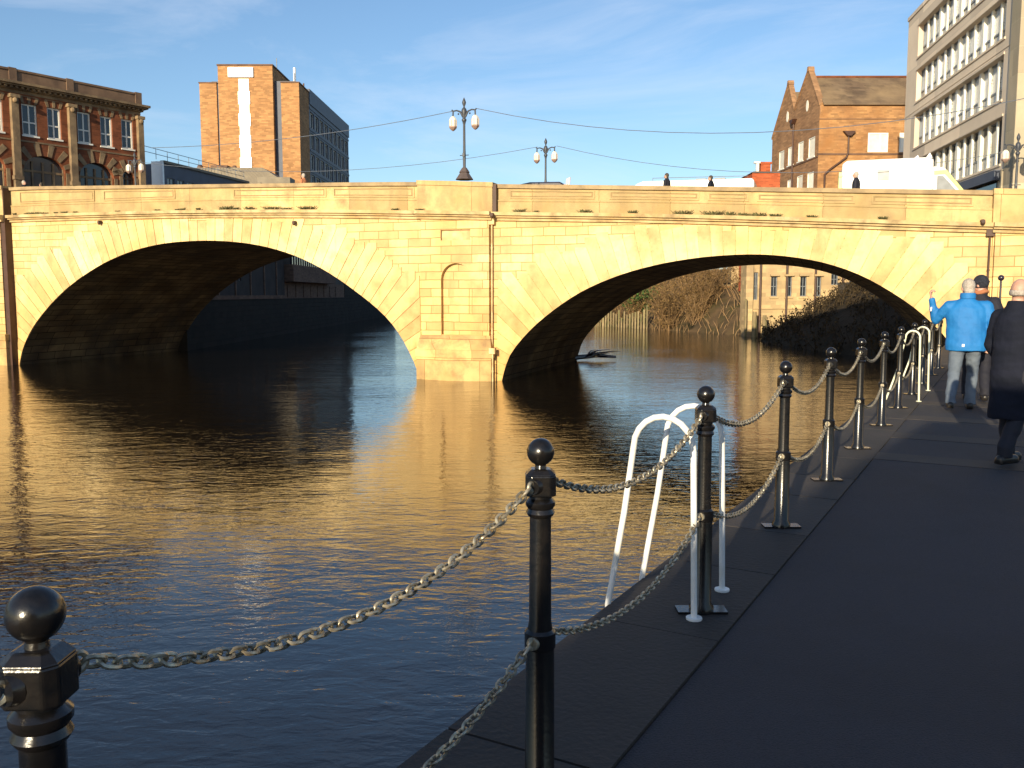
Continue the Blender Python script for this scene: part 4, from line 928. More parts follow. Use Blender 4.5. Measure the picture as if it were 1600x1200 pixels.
# timber fenders, sheet piles, drifting branches
mb = MB(); rr = random.Random(8)
for k in range(20):
    x = 9.6 + k * .25; y = 103 - k * .42; mb.col = rr.random(); h = 1.5 + rr.uniform(-.2, .7) + .4 * sin(k * .4); mb.box(x, x + .16, y, y + .3, -1, h)
tag(mb.build('timber_piling', 'timber'), 'weathered pale timber piling at the waterline, right of the arch foot', 'piling')
for (x, y, h, r, lb) in ((20.3, 77.2, 3.3, .11, 'thin weathered timber post standing in the water left of the riverside building'), (20.9, 76.6, 2.2, .22, 'thick mossy timber post at the corner of the riverside building'), (21.7, 76.3, 1.9, .2, 'short mossy timber post, rightmost of the three at the riverside building')):
    mb = MB(); mb.lathe([(r, -1), (r * .95, h * .6), (r * .8, h)], n=9); o = mb.build('timber_post', 'timber'); o.location = (x, y, 0); tag(o, lb, 'post')
mb = MB(); rr = random.Random(77); c = bworld(.55, -12.6, .15)
for k in range(26):
    a = rr.uniform(-.9, 1.4); l = rr.uniform(.6, 2.0); z = rr.uniform(0, .5); mb.tube([(0, rr.uniform(-.3, .3), 0), (cos(a) * l * .5, rr.uniform(-.3, .3), z * .6 + .1), (cos(a) * l, sin(a) * .5, z)], [.05, .035, .012], 4)
mb.tube([(-.8, -.2, .0), (.6, .1, .12), (1.7, 0, .05)], [.14, .12, .07], 7)
o = mb.build('driftwood', 'vehicle_dark'); o.location = c; tag(o, 'dark tangle of driftwood branches caught against the bridge foot', 'driftwood')

# ================================================================= QUAY FURNITURE
def make_bollard(label):
    t = thing('bollard', label, 'bollard', (0, 0, 0), 0, 'black ball-topped bollards along the quay')
    mb = MB()
    mb.lathe([(.062, 0), (.062, .03), (.048, .05), (.046, .5), (.036, .56), (.034, .90), (.040, .905), (.046, .915), (.040, .928), (.047, .938), (.047, .950), (.036, .962), (.036, .975)], n=24)
    mb.build('post', 'black_paint', t, smooth=True)
    mb = MB(); mb.prismz([(-.125, -.05), (.125, -.05), (.125, .05), (-.125, .05)], .002, .014); mb.build('base_plate', 'black_paint', t)
    mb = MB(); h = .048; q = .030
    mb.prismz([(-q, -h), (q, -h), (h, -q), (h, q), (q, h), (-q, h), (-h, q), (-h, -q)], .972, 1.038)
    mb.prismz([(-q, -h), (q, -h), (h, -q), (h, q), (q, h), (-q, h), (-h, q), (-h, -q)], 1.0381, 1.056, [(-q * .7, -h * .62), (q * .7, -h * .62), (h * .62, -q * .7), (h * .62, q * .7), (q * .7, h * .62), (-q * .7, h * .62), (-h * .62, q * .7), (-h * .62, -q * .7)])
    mb.build('chain_block', 'black_paint', t, bevel=.004)
    mb = MB(); mb.lathe([(.02, 1.05), (.017, 1.066), (.022, 1.072)], n=16); mb.ball((0, 0, 1.108), .0435, 28, 18); mb.build('ball_finial', 'black_paint', t, smooth=True)
    for s_ in (-1, 1):
        mb = MB(); d = Vector((.4886, .8725, 0)) * s_; o = d * .040
        mb.tube([o + Vector((0, 0, 1.005)), o + d * .016 + Vector((0, 0, 1.005))], [.030, .024], 16)
        b = mb.build('boss', 'black_paint', t, smooth=True)
        mb = MB(); c = o + d * .026 + Vector((0, 0, 1.005)); w_ = d.cross(Vector((0, 0, 1)))
        mb.tube([c + (d * cos(k * pi / 6) + Vector((0, 0, 1)) * sin(k * pi / 6)) * .016 for k in range(12)], .0055, 6, closed=True); mb.build('eye', 'steel', b, smooth=True)
        mb = MB(); mb.tube([d * .03 + Vector((0, 0, .50)), d * .055 + Vector((0, 0, .50))], [.026, .02], 12); c = d * .06 + Vector((0, 0, .5))
        mb.tube([c + (d * cos(k * pi / 6) + Vector((0, 0, 1)) * sin(k * pi / 6)) * .016 for k in range(12)], .0055, 6, closed=True); mb.build('lower_eye', 'steel', t, smooth=True)
    mb = MB(); mb.lathe([(.040, .465), (.050, .475), (.050, .525), (.040, .535)], n=20); mb.build('lower_collar', 'black_paint', t, smooth=True)
    return t
ORD = ['nearest', 'second', 'third', 'fourth', 'fifth', 'sixth', 'seventh', 'eighth', 'ninth', 'tenth', 'eleventh', 'twelfth']
BL = ['nearest black ball-topped bollard, large at the bottom left corner', 'second bollard from the camera, standing alone left of the white ladder rails', 'third bollard from the camera, standing right behind the white ladder rails']
for i in range(3, 12): BL.append('%s ball-topped bollard from the camera, %s' % (ORD[i], ['in front of the brown water', 'where the quay kerb starts to show', 'with its shadow on the kerb', 'before the curved chain loops', 'beside the cross slabs', 'between the yellowish far ladder rails', 'just past the far ladder rails', 'left of the man in the blue jacket', 'farthest, partly behind the man in blue'][i - 3]))
bol = make_bollard(BL[0]); bol.location = (*BOL[0], QZ)
for i in range(1, 12): dup(bol, (*BOL[i], QZ), 0, BL[i])
def chain(p, q, sag, pitch, L_, W_, r, seg, n):
    P = Vector(p); Q = Vector(q); k = 80; pts = []
    for i in range(k + 1): t = i / k; a = P.lerp(Q, t); a.z -= 4 * sag * t * (1 - t); pts.append(a)
    D = [0]
    for i in range(k): D.append(D[-1] + (pts[i + 1] - pts[i]).length)
    m = int(D[-1] / pitch); mb = MB(); rr = random.Random(int(P.y * 100)); tw = rr.uniform(0, .6)
    for j in range(m):
        s_ = D[-1] * (j + .5) / m; i = 0
        while i < k - 1 and D[i + 1] < s_: i += 1
        c = pts[i].lerp(pts[i + 1], (s_ - D[i]) / (D[i + 1] - D[i])); d = (pts[min(i + 1, k)] - pts[max(i - 1, 0)]).normalized()
        side = d.cross(Vector((0, 0, 1))).normalized(); up = side.cross(d)
        a = radians(45) + (pi / 2 if j % 2 else 0) + tw + rr.uniform(-.15, .15) + j * .03; w_ = side * cos(a) + up * sin(a)
        loop = []; h = (L_ - W_) / 2
        for q_ in range(seg // 2 + 1): th = -pi / 2 + pi * q_ / (seg // 2); loop.append(c + d * (h + W_ / 2 * cos(th)) + w_ * (W_ / 2 * sin(th)))
        for q_ in range(seg // 2 + 1): th = pi / 2 + pi * q_ / (seg // 2); loop.append(c + d * (-h + W_ / 2 * cos(th)) + w_ * (W_ / 2 * sin(th)))
        mb.col = rr.random(); mb.tube(loop, r, n, closed=True)
    return mb
for i in range(11):
    a, b = Vector((*BOL[i], 0)), Vector((*BOL[i + 1], 0)); d = (b - a).normalized(); near = i < 3
    for (z, sg, nm) in ((1.003, .150, 'upper'), (.498, .15, 'lower')):
        off = .078
        mb = chain((a.x + d.x * off, a.y + d.y * off, QZ + z), (b.x - d.x * off, b.y - d.y * off, QZ + z), sg + R.uniform(-.01, .015), .0315, .042, .025, .0046, 10 if near else 6, 6 if near else 4)
        o = mb.build('chain', 'steel', smooth=True)
        tag(o, '%s chain hanging between the %s and %s bollards' % (nm, ORD[i], ORD[i + 1]), 'chain', 'chains between the bollards')
# ladders: two hooped handrails each
def ladder(base, label, m, r=.016, h=1.0, w_=.31, gap=.49, lean=.03):
    """base = point on the bollard line; hoops stand across the quay edge"""
    t = thing('quay_ladder', label, 'ladder', (base[0], base[1], QZ), 0, 'ladders over the quay edge')
    for k in (-.5, .5):
        o = DIR * gap * k; a = o + NRM * .02; b = o + NRM * (.02 + w_); P = [a + Vector((0, 0, .003)), a + Vector((0, 0, .5)) + NRM * .0, ]
        c = (a + b) / 2; rr_ = w_ / 2; zc = h - rr_ * 1.05
        P = [a + NRM * -.02, a + Vector((0, 0, .45)) - NRM * .01]
        for q in range(11):
            th = pi - pi * q / 10 if False else pi * q / 10; P.append(c - NRM * rr_ * cos(th) + Vector((0, 0, zc + rr_ * 1.05 * sin(th))))
        ow_ = .46 - .02 - w_; P += [b + NRM * (.35 * ow_) + Vector((0, 0, .5)), b + NRM * ow_ + Vector((0, 0, .0)), b + NRM * ow_ + Vector((0, 0, -2.6))]
        mb = MB(); mb.tube(P, r, 10); mb.build('handrail', m, t, smooth=True)
        mb = MB(); mb.tube([a - NRM * .02 + Vector((0, 0, .001)), a - NRM * .02 + Vector((0, 0, .012))], .04, 12); mb.build('foot', m, t)
    for j in range(8):
        z = -.15 - j * .3; c = NRM * .46; mb = MB(); mb.tube([c - DIR * gap / 2 + Vector((0, 0, z)), c + DIR * gap / 2 + Vector((0, 0, z))], r * .9, 8); mb.build('rung', m, t)
    return t
ladder((1.02, 4.46), 'bright white tubular ladder rails hooped over the quay edge at the third bollard', 'white_paint')
ladder((6.52, 13.95), 'yellowish white ladder rails farther along the quay, near the man in blue', 'yellow_white', r=.015, h=1.06, gap=1.72, w_=.2)
t = thing('sign_post', 'thin dark pole with a round knob standing behind the people', 'pole', (13.7, 25, QZ))
mb = MB(); mb.tube([(0, 0, 0), (0, 0, 2.02)], .03, 8); mb.build('pole', 'vehicle_dark', t); mb = MB(); mb.ball((0, 0, 2.06), .085, 12, 8); mb.build('knob', 'vehicle_dark', t, smooth=True)

# unseen brick block added behind the viewer to cast shade over the near paving
IA, IB = Vector((-14.5, -24.3, 0)), Vector((-1.5, -5.95, 0)); ID = (IB - IA).normalized(); IL = (IB - IA).length; HI = QZ + 4.6
t = thing('added_shade_block', 'low brick block added behind the viewer to shade the near quay', 'building', (IA.x, IA.y, 0), atan2(ID.y, ID.x))
TI = frameM(IL, 0, -1, 0)
iw = [(1.6 + k * 3.4, 2.9 + k * 3.4, QZ + 1.0, QZ + 2.5) for k in range(6)]
facade(t, 'wall', 'brick_dark', TI, IL, QZ - .05, HI, iw, .15)
for w_i in iw: window(t, TI, w_i, .15, .06, ((.5,), (.5,)), sill=True)
mb = MB(); mb.box(0, IL, -14, -.2, QZ - .05, HI - .01); mb.build('rear_block', 'brick_dark', t)
mb = MB(); mb.box(-.1, IL + .1, -14.1, .12, HI, HI + .14); mb.build('flat_roof', 'slate', t)
mb = MB(); mb.box(6.0, 7.1, -.1 + .12, .16, QZ, QZ + .0 + 2.3); mb.build('door', 'teal', t)

# ================================================================= VEHICLES ON THE BRIDGE
def bl(s, n, z): x = bworld(s, n, 0); return (x[0], x[1], z)
def wheels(t, xs, ys, r=.36):
    for x in xs:
        for y in ys:
            mb = MB(T=Matrix.Rotation(pi / 2, 4, 'X')); sg = 1
            mb.lathe([(.2, -.1), (r - .03, -.11), (r, -.07), (r, .07), (r - .03, .11), (.2, .1)], (x, r, -y), 20); w = mb.build('wheel', 'tyre', t, smooth=True)
            mb = MB(T=Matrix.Rotation(pi / 2, 4, 'X')); mb.lathe([(.05, -.12), (.2, -.115), (.2, .115), (.05, .12)], (x, r, -y), 14); mb.build('rim', 'window_grey', w)
t = thing('white_ambulance_van', 'large white box-bodied van with lime edged cab, driving right on the bridge', 'van', bl(13.4, -5.0, 6.42), BA)
mb = MB(); mb.prism([(.12, .45), (3.62, .45), (3.62, 2.78), (3.3, 2.86), (.3, 2.86), (.12, 2.72)], 0, 2.1); mb.build('body', 'vehicle_white', t, bevel=.05)
mb = MB(); mb.box(1.50, 1.96, -.012, .002, 1.98, 2.44); mb.build('side_window', 'window_mid', t)
mb = MB(); mb.prism([(3.63, .45), (5.55, .45), (5.6, 1.0), (5.45, 1.25), (4.85, 1.42), (4.05, 2.42), (3.63, 2.5)], .06, 2.04); cab = mb.build('cab', 'vehicle_white', t, bevel=.04)
mb = MB(); mb.prism([(3.78, 1.45), (4.55, 1.45), (4.0, 2.1), (3.78, 2.1)], .045, .07); mb.build('door_window', 'window_grey', cab)
mb = MB(); mb.prism([(3.66, 2.14), (4.08, 2.14), (4.62, 1.5), (4.82, 1.44), (4.12, 2.32), (3.66, 2.32)], .04, .065); mb.build('lime_trim', 'vehicle_lime', t); mb = MB(); mb.box(-.0, .118, .1, 2.0, .6, 2.4); mb.build('rear_trim', 'vehicle_lime', t)
mb = MB(); mb.prism([(4.1, 2.36), (4.84, 1.45), (4.86, 1.47), (4.12, 2.39)], .2, 1.9); mb.build('windscreen', 'glass_dark', cab)
mb = MB(); mb.prism([(2.9, 2.87), (3.1, 2.87), (3.05, 3.0)], .3, 1.8); mb.prism([(3.35, 2.87), (3.6, 2.87), (3.5, 3.08)], .3, 1.8); mb.build('roof_lights', 'vehicle_white', t)
wheels(t, (1.0, 4.7), (.12, 1.98))
t = thing('white_minibus', 'long white minibus with a rounded front, only its roof showing above the parapet', 'bus', bl(3.55, -9.0, 6.95), BA)
mb = MB(); mb.prism([(.0, .4), (6.1, .4), (6.12, 2.15), (6.02, 2.28), (.75, 2.34), (.38, 2.2), (.12, 1.5)], 0, 2.0); mb.build('body', 'vehicle_white', t, bevel=.12)
for k in range(5): mb = MB(); mb.box(1.1 + k, 1.95 + k, -.012, .0, 1.2, 1.75); mb.build('side_window', 'glass_dark', t)
mb = MB()
for x in (3.3, 4.2): mb.box(x, x + .5, .4, 1.6, 2.33, 2.40)
mb.tube([(1.2, .3, 2.5), (5.8, .3, 2.42)], .015, 5); mb.tube([(1.2, .3, 2.3), (1.2, .3, 2.5)], .015, 5); mb.build('roof_rack', 'window_grey', t)
wheels(t, (1.1, 4.9), (.12, 1.88))
t = thing('dark_car', 'dark car with only its roof showing beyond the parapet below the smaller lamp', 'car', bl(-2.6, -8.0, 7.15), BA)
mb = MB(); mb.prism([(0, .35), (4.4, .35), (4.4, 1.0), (3.6, 1.15), (3.25, 1.9), (2.9, 2.16), (1.3, 2.2), (.7, 2.1), (.2, 1.2), (0, 1.0)], 0, 1.9); b = mb.build('body', 'vehicle_dark', t, bevel=.06)
for a, b_ in ((.75, 1.9), (2.0, 3.1)): mb = MB(); mb.prism([(a, 1.25), (b_, 1.25), (b_ - .1, 1.95), (a + .1, 1.95)], -.01, .01); mb.build('side_window', 'glass_dark', t)
wheels(t, (.85, 3.5), (.12, 1.78), .33)
t = thing('small_sign', 'small pale pink sign panel sticking up right of the dark car roof', 'sign', bl(-.12, -11.0, 7.2), BA)
mb = MB(); mb.tube([(0, 0, 0), (0, 0, 2.35)], .035, 6); mb.build('post', 'vehicle_dark', t); mb = MB(); mb.prism([(-.09, 2.3), (.12, 2.3), (.16, 2.7), (-.06, 2.62)], -.03, .03); mb.build('panel', 'sign_pale', t)

# ================================================================= PEOPLE
def fuse(mb, name, m, parent, voxel=.012, smooth=4):
    me = bpy.data.meshes.new('tmp'); me.from_pydata(mb.v, [], mb.f); o = bpy.data.objects.new('tmp', me); COL.objects.link(o)
    r = o.modifiers.new('r', 'REMESH'); r.mode = 'VOXEL'; r.voxel_size = voxel; r.use_smooth_shade = True
    s_ = o.modifiers.new('s', 'SMOOTH'); s_.iterations = smooth; s_.factor = .5
    dg = bpy.context.evaluated_depsgraph_get(); dg.update(); ev = o.evaluated_get(dg); nm = bpy.data.meshes.new_from_object(ev); nm.name = name
    bpy.data.objects.remove(o); bpy.data.meshes.remove(me)
    if name in ('jacket', 'trousers') and voxel < .02:
        from mathutils import noise
        nm.update()
        nv = [v.normal.copy() for v in nm.vertices]
        for v, q in zip(nm.vertices, nv):
            p = v.co; z = (.55 if name == 'jacket' else .8)
            d = noise.noise(Vector((p.x * 5.5, p.y * 5.5, p.z * 11 * z + 3))) * .011 + noise.noise(Vector((p.x * 13 + p.z * 6, p.y * 13, p.z * 17))) * .005
            v.co = p + q * d
    nm.materials.clear(); nm.materials.append(M[m])
    at = nm.attributes.new('v', 'FLOAT', 'FACE'); at.data.foreach_set('value', [.5] * len(nm.polygons)); nm.shade_smooth()
    ob = bpy.data.objects.new(name, nm); COL.objects.link(ob); ob.parent = parent; return ob
def hand(mb, w, d, side, palm, curl=.6, k=1.):
    """w wrist, d direction of the hand, side = thumb side, palm = way the palm faces"""
    d, side, palm = Vector(d).normalized(), Vector(side).normalized(), Vector(palm).normalized(); w = Vector(w)
    for q in (-1.5, -.5, .5, 1.5):
        b = w + d * .085 + side * q * -.019; mb.capsule(w + d * .02 + side * q * -.012, b, .016, .0125, 8)
        l = (.030, .034, .036, .028)[int(q + 1.5)] if True else 0
        p1 = b + (d * cos(curl * .7) + palm * sin(curl * .7)) * l * 1.15; p2 = p1 + (d * cos(curl * 1.7) + palm * sin(curl * 1.7)) * l * .9; p3 = p2 + (d * cos(curl * 2.6) + palm * sin(curl * 2.6)) * l * .7
        mb.capsule(b, p1, .0105, .0095, 8); mb.capsule(p1, p2, .0095, .009, 8); mb.capsule(p2, p3, .009, .0075, 8)
    a = w + d * .03 + side * .022; b = a + (d * .6 + side * .7 + palm * .35).normalized() * .042; c = b + (d * .9 + side * .2 + palm * .5).normalized() * .032
    mb.capsule(a, b, .014, .0115, 8); mb.capsule(b, c, .011, .009, 8)
def person(label, loc, rz, H, J, top, legs, hair, vox=.011, coat_len=.80, shoes='leather', hat=None, turn=0., tilt=0., scarf=None, wide=1., name='person', group=None, bald=False):
    """H height; J = dict of joints for a 1.75 m figure, x right, y forward, z up"""
    t = thing(name, label, 'person', loc, rz, group); k = H / 1.75; t.scale = (k, k, k)
    hx, sh = .095, .185 * wide
    D = dict(Lel=(-.26, 0, 1.15), Lwr=(-.27, .06, .90), Rel=(.26, 0, 1.15), Rwr=(.27, .06, .90), Lkn=(-.10, .05, .50), Lan=(-.10, 0, .09), Rkn=(.10, .03, .50), Ran=(.10, .0, .09), lean=0.)
    D.update(J); ln = D['lean']; V = lambda q: Vector(D[q]); hip = .93
    # body: one continuous surface
    b = MB(); 
    b.loft([(.86, .14, .10, 0, 0), (.95, .155, .11, 0, 0), (1.08, .135, .10, 0, ln * .4), (1.25, .165, .115, 0, ln * .7), (1.38, .17, .11, 0, ln), (1.46, .10, .075, 0, ln)], 18)
    hc = Vector((0, ln + .035, 1.635)); RT = Matrix.Rotation(turn, 3, 'Z') @ Matrix.Rotation(tilt, 3, 'X')
    b.capsule((0, ln - .005, 1.42), (0, ln + .015, 1.56), .062, .055)
    T_ = Matrix.Translation(hc) @ RT.to_4x4(); h = MB(T_)
    h.ball((0, -.012, .02), .1, 20, 14, (.78, .98, 1.0)); h.ball((0, .028, -.035), .075, 18, 12, (.80, .88, 1.05))   # skull, face
    h.ball((0, .055, -.085), .035, 12, 8, (1.0, .9, .8)); h.capsule((0, .092, .01), (0, .113, -.028), .010, .015, 8)  # chin, nose
    h.capsule((-.04, .083, .022), (.04, .083, .022), .012, .012, 8); h.capsule((-.02, .094, -.058), (.02, .094, -.058), .009, .009, 8)   # brow, lips
    for sx in (-1, 1): h.ball((sx * .079, -.005, -.005), .03, 10, 8, (.35, .7, 1.05)); h.ball((sx * .03, .082, .002), .012, 8, 6)
    b.v += h.v if False else []
    n0 = len(b.v); b.v += h.v; b.f += [tuple(i + n0 for i in f) for f in h.f]
    for sd, e, w_, kn, an in ((-1, 'Lel', 'Lwr', 'Lkn', 'Lan'), (1, 'Rel', 'Rwr', 'Rkn', 'Ran')):
        s0 = Vector((sd * sh, ln, 1.41)); b.capsule((sd * .08, ln, 1.42), s0, .05, .055); b.capsule(s0, V(e), .052, .040); b.capsule(V(e), V(w_), .040, .027)
        dd = (V(w_) - V(e)).normalized(); pm = Vector((-sd, 0, 0)); pm = (pm - dd * pm.dot(dd)); pm = pm.normalized() if pm.length > .2 else Vector((0, 1, 0))
        thumb = dd.cross(pm) * (-sd); thumb = thumb if thumb.y > -.5 else -thumb
        hand(b, V(w_), dd, thumb, pm, D.get('curl', .6))
        b.capsule((sd * hx, 0, hip - .02), V(kn), .085, .055); b.capsule(V(kn), V(an), .055, .036); a = V(an)
        b.capsule(a + Vector((0, -.03, -.04)), a + Vector((0, .13, -.055)), .035, .03)
    fuse(b, 'body', 'skin', t, min(vox, .010) if vox < .02 else vox, 2)
    # jacket
    j = MB(); z0 = coat_len
    j.loft([(z0, .205 * wide, .165, 0, .0), (z0 + .07, .208 * wide, .165, 0, .0), (1.0, .20 * wide, .155, 0, ln * .3), (1.15, .20 * wide, .15, 0, ln * .55), (1.28, .215 * wide, .152, 0, ln * .8), (1.38, .205 * wide, .14, 0, ln), (1.45, .14 * wide, .11, 0, ln), (1.50, .088, .085, 0, ln), (1.545, .078, .080, 0, ln + .01)], 22)
    for sd, e, w_ in ((-1, 'Lel', 'Lwr'), (1, 'Rel', 'Rwr')):
        s0 = Vector((sd * sh, ln, 1.395)); j.capsule((sd * .08, ln, 1.41), s0, .07, .078); j.capsule(s0, V(e), .080, .066); dd = V(w_) - V(e); j.capsule(V(e), V(e) + dd * .9, .066, .050); j.tube([V(e) + dd * .85, V(e) + dd * .99], .047, 12)
        m_ = V(e) + dd * .5; j.ball(m_, .062, 10, 8); m_ = (s0 + V(e)) / 2; j.ball(m_, .076, 10, 8)
    jk = fuse(j, 'jacket', top, t, vox, 2)
    # trousers, shoes
    q = MB(); q.loft([(.80, .185, .135, 0, 0), (.95, .17, .125, 0, 0), (1.0, .16, .12, 0, 0)], 16)
    for sd, kn, an in ((-1, 'Lkn', 'Lan'), (1, 'Rkn', 'Ran')):
        q.capsule((sd * hx, 0, hip - .05), V(kn), .105, .078); q.capsule(V(kn), V(an) + Vector((0, 0, .05)), .078, .066); q.tube([V(an) + Vector((0, 0, .08)), V(an) + Vector((0, -.0, -.03))], [.066, .075], 12)
    fuse(q, 'trousers', legs, t, vox, 3)
    for an in ('Lan', 'Ran'):
        a = V(an); q = MB(); q.capsule(a + Vector((0, -.045, -.045)), a + Vector((0, .15, -.05)), .05, .042); q.box(a.x - .04, a.x + .04, a.y - .085, a.y + .17, a.z - .09, a.z - .05); fuse(q, 'shoe', shoes, t, max(vox, .012), 2)
    # hair or hat
    q = MB(T_)
    if hat: q.ball((0, -.012, .035), .112, 20, 14, (.82, .98, 1.0)); q.tube([(.088 * cos(a * pi / 8), -.008 + .104 * sin(a * pi / 8), .035 + .012 * sin(a * pi / 8)) for a in range(16)], .016, 8, closed=True); 
    elif bald:
        for a in range(-9, 10):
            th = -pi / 2 + a * .19; q.ball((.072 * cos(th), -.012 + .088 * sin(th), -.012), .021, 8, 6, (1, 1, 1.5))
    else:
        q.ball((0, -.022, .032), .104, 20, 14, (.80, .96, .98)); q.ball((0, -.045, -.03), .078, 14, 10, (.92, .75, 1.0))
    c = fuse(q, 'hat' if hat else 'hair', hat or hair, t, .01 if vox < .02 else .018, 1)
    if not hat and not bald:   # cut the hair mass back from the face
        me = c.data; Ti = T_.inverted()
        for v in me.vertices:
            l = Ti @ v.co
            if l.y > .045 + max(0, l.z - .05) * .9: l.y = .045 + max(0, l.z - .05) * .9; v.co = T_ @ l
    if scarf:
        q = MB(); q.tube([(.078 * cos(a * pi / 8), ln + .01 + .078 * sin(a * pi / 8), 1.54 + .012 * sin(a)) for a in range(16)], .03, 8, closed=True); q.build('scarf', scarf, t, smooth=True)
    return t
hd = -radians(29)   # facing along the quay
blue = person('man in a bright blue jacket and light jeans, seen from behind, left arm raised', (6.30, 12.3, QZ), hd + .12, 1.80,
    dict(Lel=(-.37, .14, 1.21), Lwr=(-.44, .10, 1.50), curl=1.15, Rel=(.31, -.02, 1.13), Rwr=(.30, .03, .88), Lkn=(-.13, -.02, .50), Lan=(-.17, -.22, .13), Rkn=(.11, .16, .51), Ran=(.10, .16, .09), lean=.04),
    'cloth_blue', 'cloth_jeans', 'hair_grey', wide=1.24, coat_len=.80, turn=.25, tilt=-.2)
q = MB(); q.loft([(1.50, .095, .09, 0, .03), (1.53, .10, .098, 0, .035), (1.575, .092, .09, 0, .04)], 18); q.build('collar', 'cloth_blue', blue, smooth=True)
q = MB(); q.box(-.06, -.03, -.175, -.16, .86, .895); q.build('hem_badge', 'white_paint', blue)
q = MB(); q.capsule((-.445, .045, 1.335), (-.44, .045, 1.375), .012, .012, 6); q.build('cuff_badge', 'white_paint', blue)
hatm = person('person in dark knitted hat and black coat, face turned left, beside the man in blue', (7.02, 13.35, QZ), hd + .1, 1.86,
    dict(Rel=(.27, -.03, 1.15), Rwr=(.27, .05, .90), Lel=(-.25, .08, 1.16), Lwr=(-.22, .26, 1.02), Lkn=(-.10, .16, .50), Lan=(-.1, .22, .09), Rkn=(.10, -.02, .5), Ran=(.1, -.2, .12)),
    'cloth_black', 'cloth_black', 'hair_dark', hat='knit', turn=.95, tilt=-.25, coat_len=.68, scarf='scarf')
grey = person('balding grey-haired man in a dark grey coat, cropped by the right edge', (4.69, 8.3, QZ), hd - .6, 1.74,
    dict(Lel=(-.235, .03, 1.13), Lwr=(-.20, .16, .93), Rel=(.27, .0, 1.13), Rwr=(.26, .1, .90), Lkn=(-.1, .12, .5), Lan=(-.1, .16, .09), Rkn=(.1, 0, .5), Ran=(.1, -.18, .12), lean=.03),
    'cloth_grey', 'cloth_black', 'hair_grey', wide=.92, coat_len=.44, turn=.5, bald=True)
t = thing('carrier_bag', 'tall brown paper carrier bag with two handles held between the coats', 'bag', (7.50, 13.30, QZ + .22), hd + .2)
mb = MB(); mb.prismz([(-.085, -.13), (.085, -.13), (.085, .13), (-.085, .13)], 0, .30, [(-.095, -.14), (.095, -.14), (.095, .14), (-.095, .14)]); mb.prismz([(-.094, -.139), (.094, -.139), (.094, .139), (-.094, .139)], .303, .58, [(-.075, -.13), (.075, -.13), (.075, .13), (-.075, .13)]); mb.build('bag_body', 'paper_bag', t)
for x in (-.05, .05): mb = MB(); mb.tube([(x, -.05, .56), (x, -.045, .70), (x * .5, 0, .74), (x, .045, .70), (x, .05, .56)], .008, 6); mb.build('handle', 'paper_bag', t)
dk = lambda s: ctop(s) + .14
for (s, n, zt, rz, top, hr, lb, hat) in ((-27.2, -1.2, 9.66, -1.4, 'cloth_black', 'hair_grey', 'pedestrian in black on the bridge before the first shop arch', None),
    (-26.1, -1.3, 9.52, 1.4, 'scarf', 'hair_dark', 'pedestrian in a reddish top on the bridge before the brick pilaster', None),
    (-10.2, -1.2, 9.30, 1.5, 'scarf', 'hair_grey', 'pedestrian on the bridge beside the dark side of the brick tower', None),
    (6.75, -1.2, 8.58, 1.3, 'cloth_black', 'hair_dark', 'pedestrian in a dark coat walking in front of the white minibus front', None),
    (8.5, -1.3, 8.42, 1.5, 'cloth_grey', 'hair_dark', 'pedestrian in grey walking before the white minibus rear', None),
    (13.95, -1.2, 8.32, 1.4, 'cloth_black', 'hair_grey', 'pedestrian in black in front of the white box van', None)):
    person(lb, (*bworld(s, n)[:2], dk(s)), BA + rz, max(1.55, min(1.85, zt - dk(s))), {}, top, 'cloth_black', hr, vox=.028, name='person', group='pedestrians crossing the bridge')

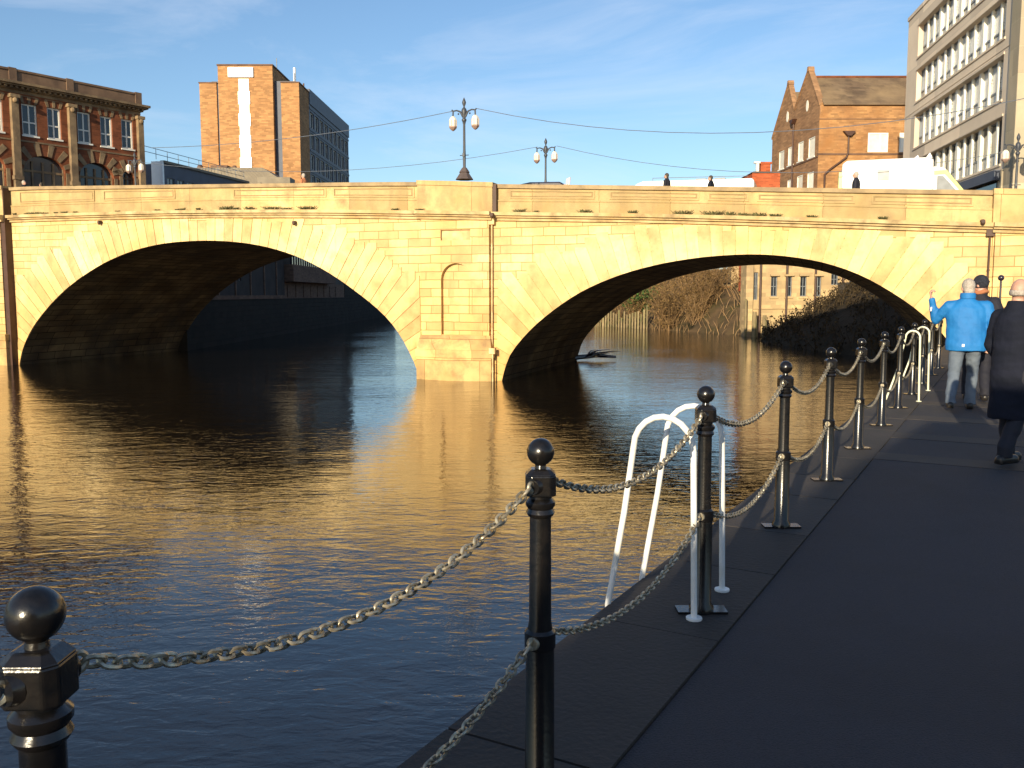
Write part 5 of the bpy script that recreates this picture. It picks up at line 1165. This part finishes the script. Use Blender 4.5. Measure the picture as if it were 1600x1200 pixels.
# ================================================================= SKY, SUN, CAMERA
AZ, EL = 22.0, 14.5     # sun behind the camera, a little to the left
w = bpy.data.worlds.new('World'); SC.world = w; w.use_nodes = True; nt = w.node_tree; N = nt.nodes.new; L = nt.links.new
bg = nt.nodes['Background']; sky = N('ShaderNodeTexSky'); sky.sky_type = 'NISHITA'; sky.sun_disc = False; sky.sun_elevation = radians(EL); sky.sun_rotation = radians(180 + AZ)
sky.air_density = 1.0; sky.dust_density = .7; sky.ozone_density = 3.2
tc = N('ShaderNodeTexCoord'); mp = N('ShaderNodeMapping'); mp.inputs['Scale'].default_value = (1.6, 1.6, 7); mp.inputs['Rotation'].default_value = (0, .2, .3); mp.inputs['Location'].default_value = (2.3, 1.1, .4); L(tc.outputs['Generated'], mp.inputs[0])
nz = N('ShaderNodeTexNoise'); nz.inputs['Scale'].default_value = 1.6; nz.inputs['Detail'].default_value = 7; nz.inputs['Roughness'].default_value = .62; nz.inputs['Distortion'].default_value = .5; L(mp.outputs[0], nz.inputs['Vector'])
mr = N('ShaderNodeMapRange'); mr.inputs[1].default_value = .49; mr.inputs[2].default_value = .80; mr.inputs[3].default_value = 0; mr.inputs[4].default_value = .40; L(nz.outputs[0], mr.inputs[0])
mx = N('ShaderNodeMix'); mx.data_type = 'RGBA'; mx.inputs[7].default_value = (5.6, 5.9, 6.6, 1); L(mr.outputs[0], mx.inputs[0]); L(sky.outputs[0], mx.inputs[6]); L(mx.outputs[2], bg.inputs[0])
bg.inputs[1].default_value = .11
sun = bpy.data.lights.new('sun', 'SUN'); sun.energy = 4.6; sun.angle = radians(.53); sun.color = (1.0, .85, .60)
so = bpy.data.objects.new('sun', sun); COL.objects.link(so)
ts = Vector((-sin(radians(AZ)) * cos(radians(EL)), -cos(radians(AZ)) * cos(radians(EL)), sin(radians(EL))))
so.rotation_euler = ts.to_track_quat('Z', 'Y').to_euler(); so.location = ts * 100
cam = bpy.data.cameras.new('camera'); cam.sensor_width = 36; cam.lens = 36 * 1385 / 1600; cam.clip_end = 3000; cam.clip_start = .05
co = bpy.data.objects.new('camera', cam); COL.objects.link(co); co.location = (0, 0, EYE); co.rotation_euler = (pi / 2 - atan2(140, 1385), 0, 0)
SC.camera = co
SC.view_settings.view_transform = 'Standard'; SC.view_settings.look = 'None'; SC.view_settings.exposure = .64; SC.view_settings.gamma = 1
SC.cycles.max_bounces = 8; SC.cycles.caustics_reflective = True; SC.cycles.blur_glossy = 1.0; SC.cycles.sample_clamp_indirect = 6; SC.cycles.caustics_refractive = False
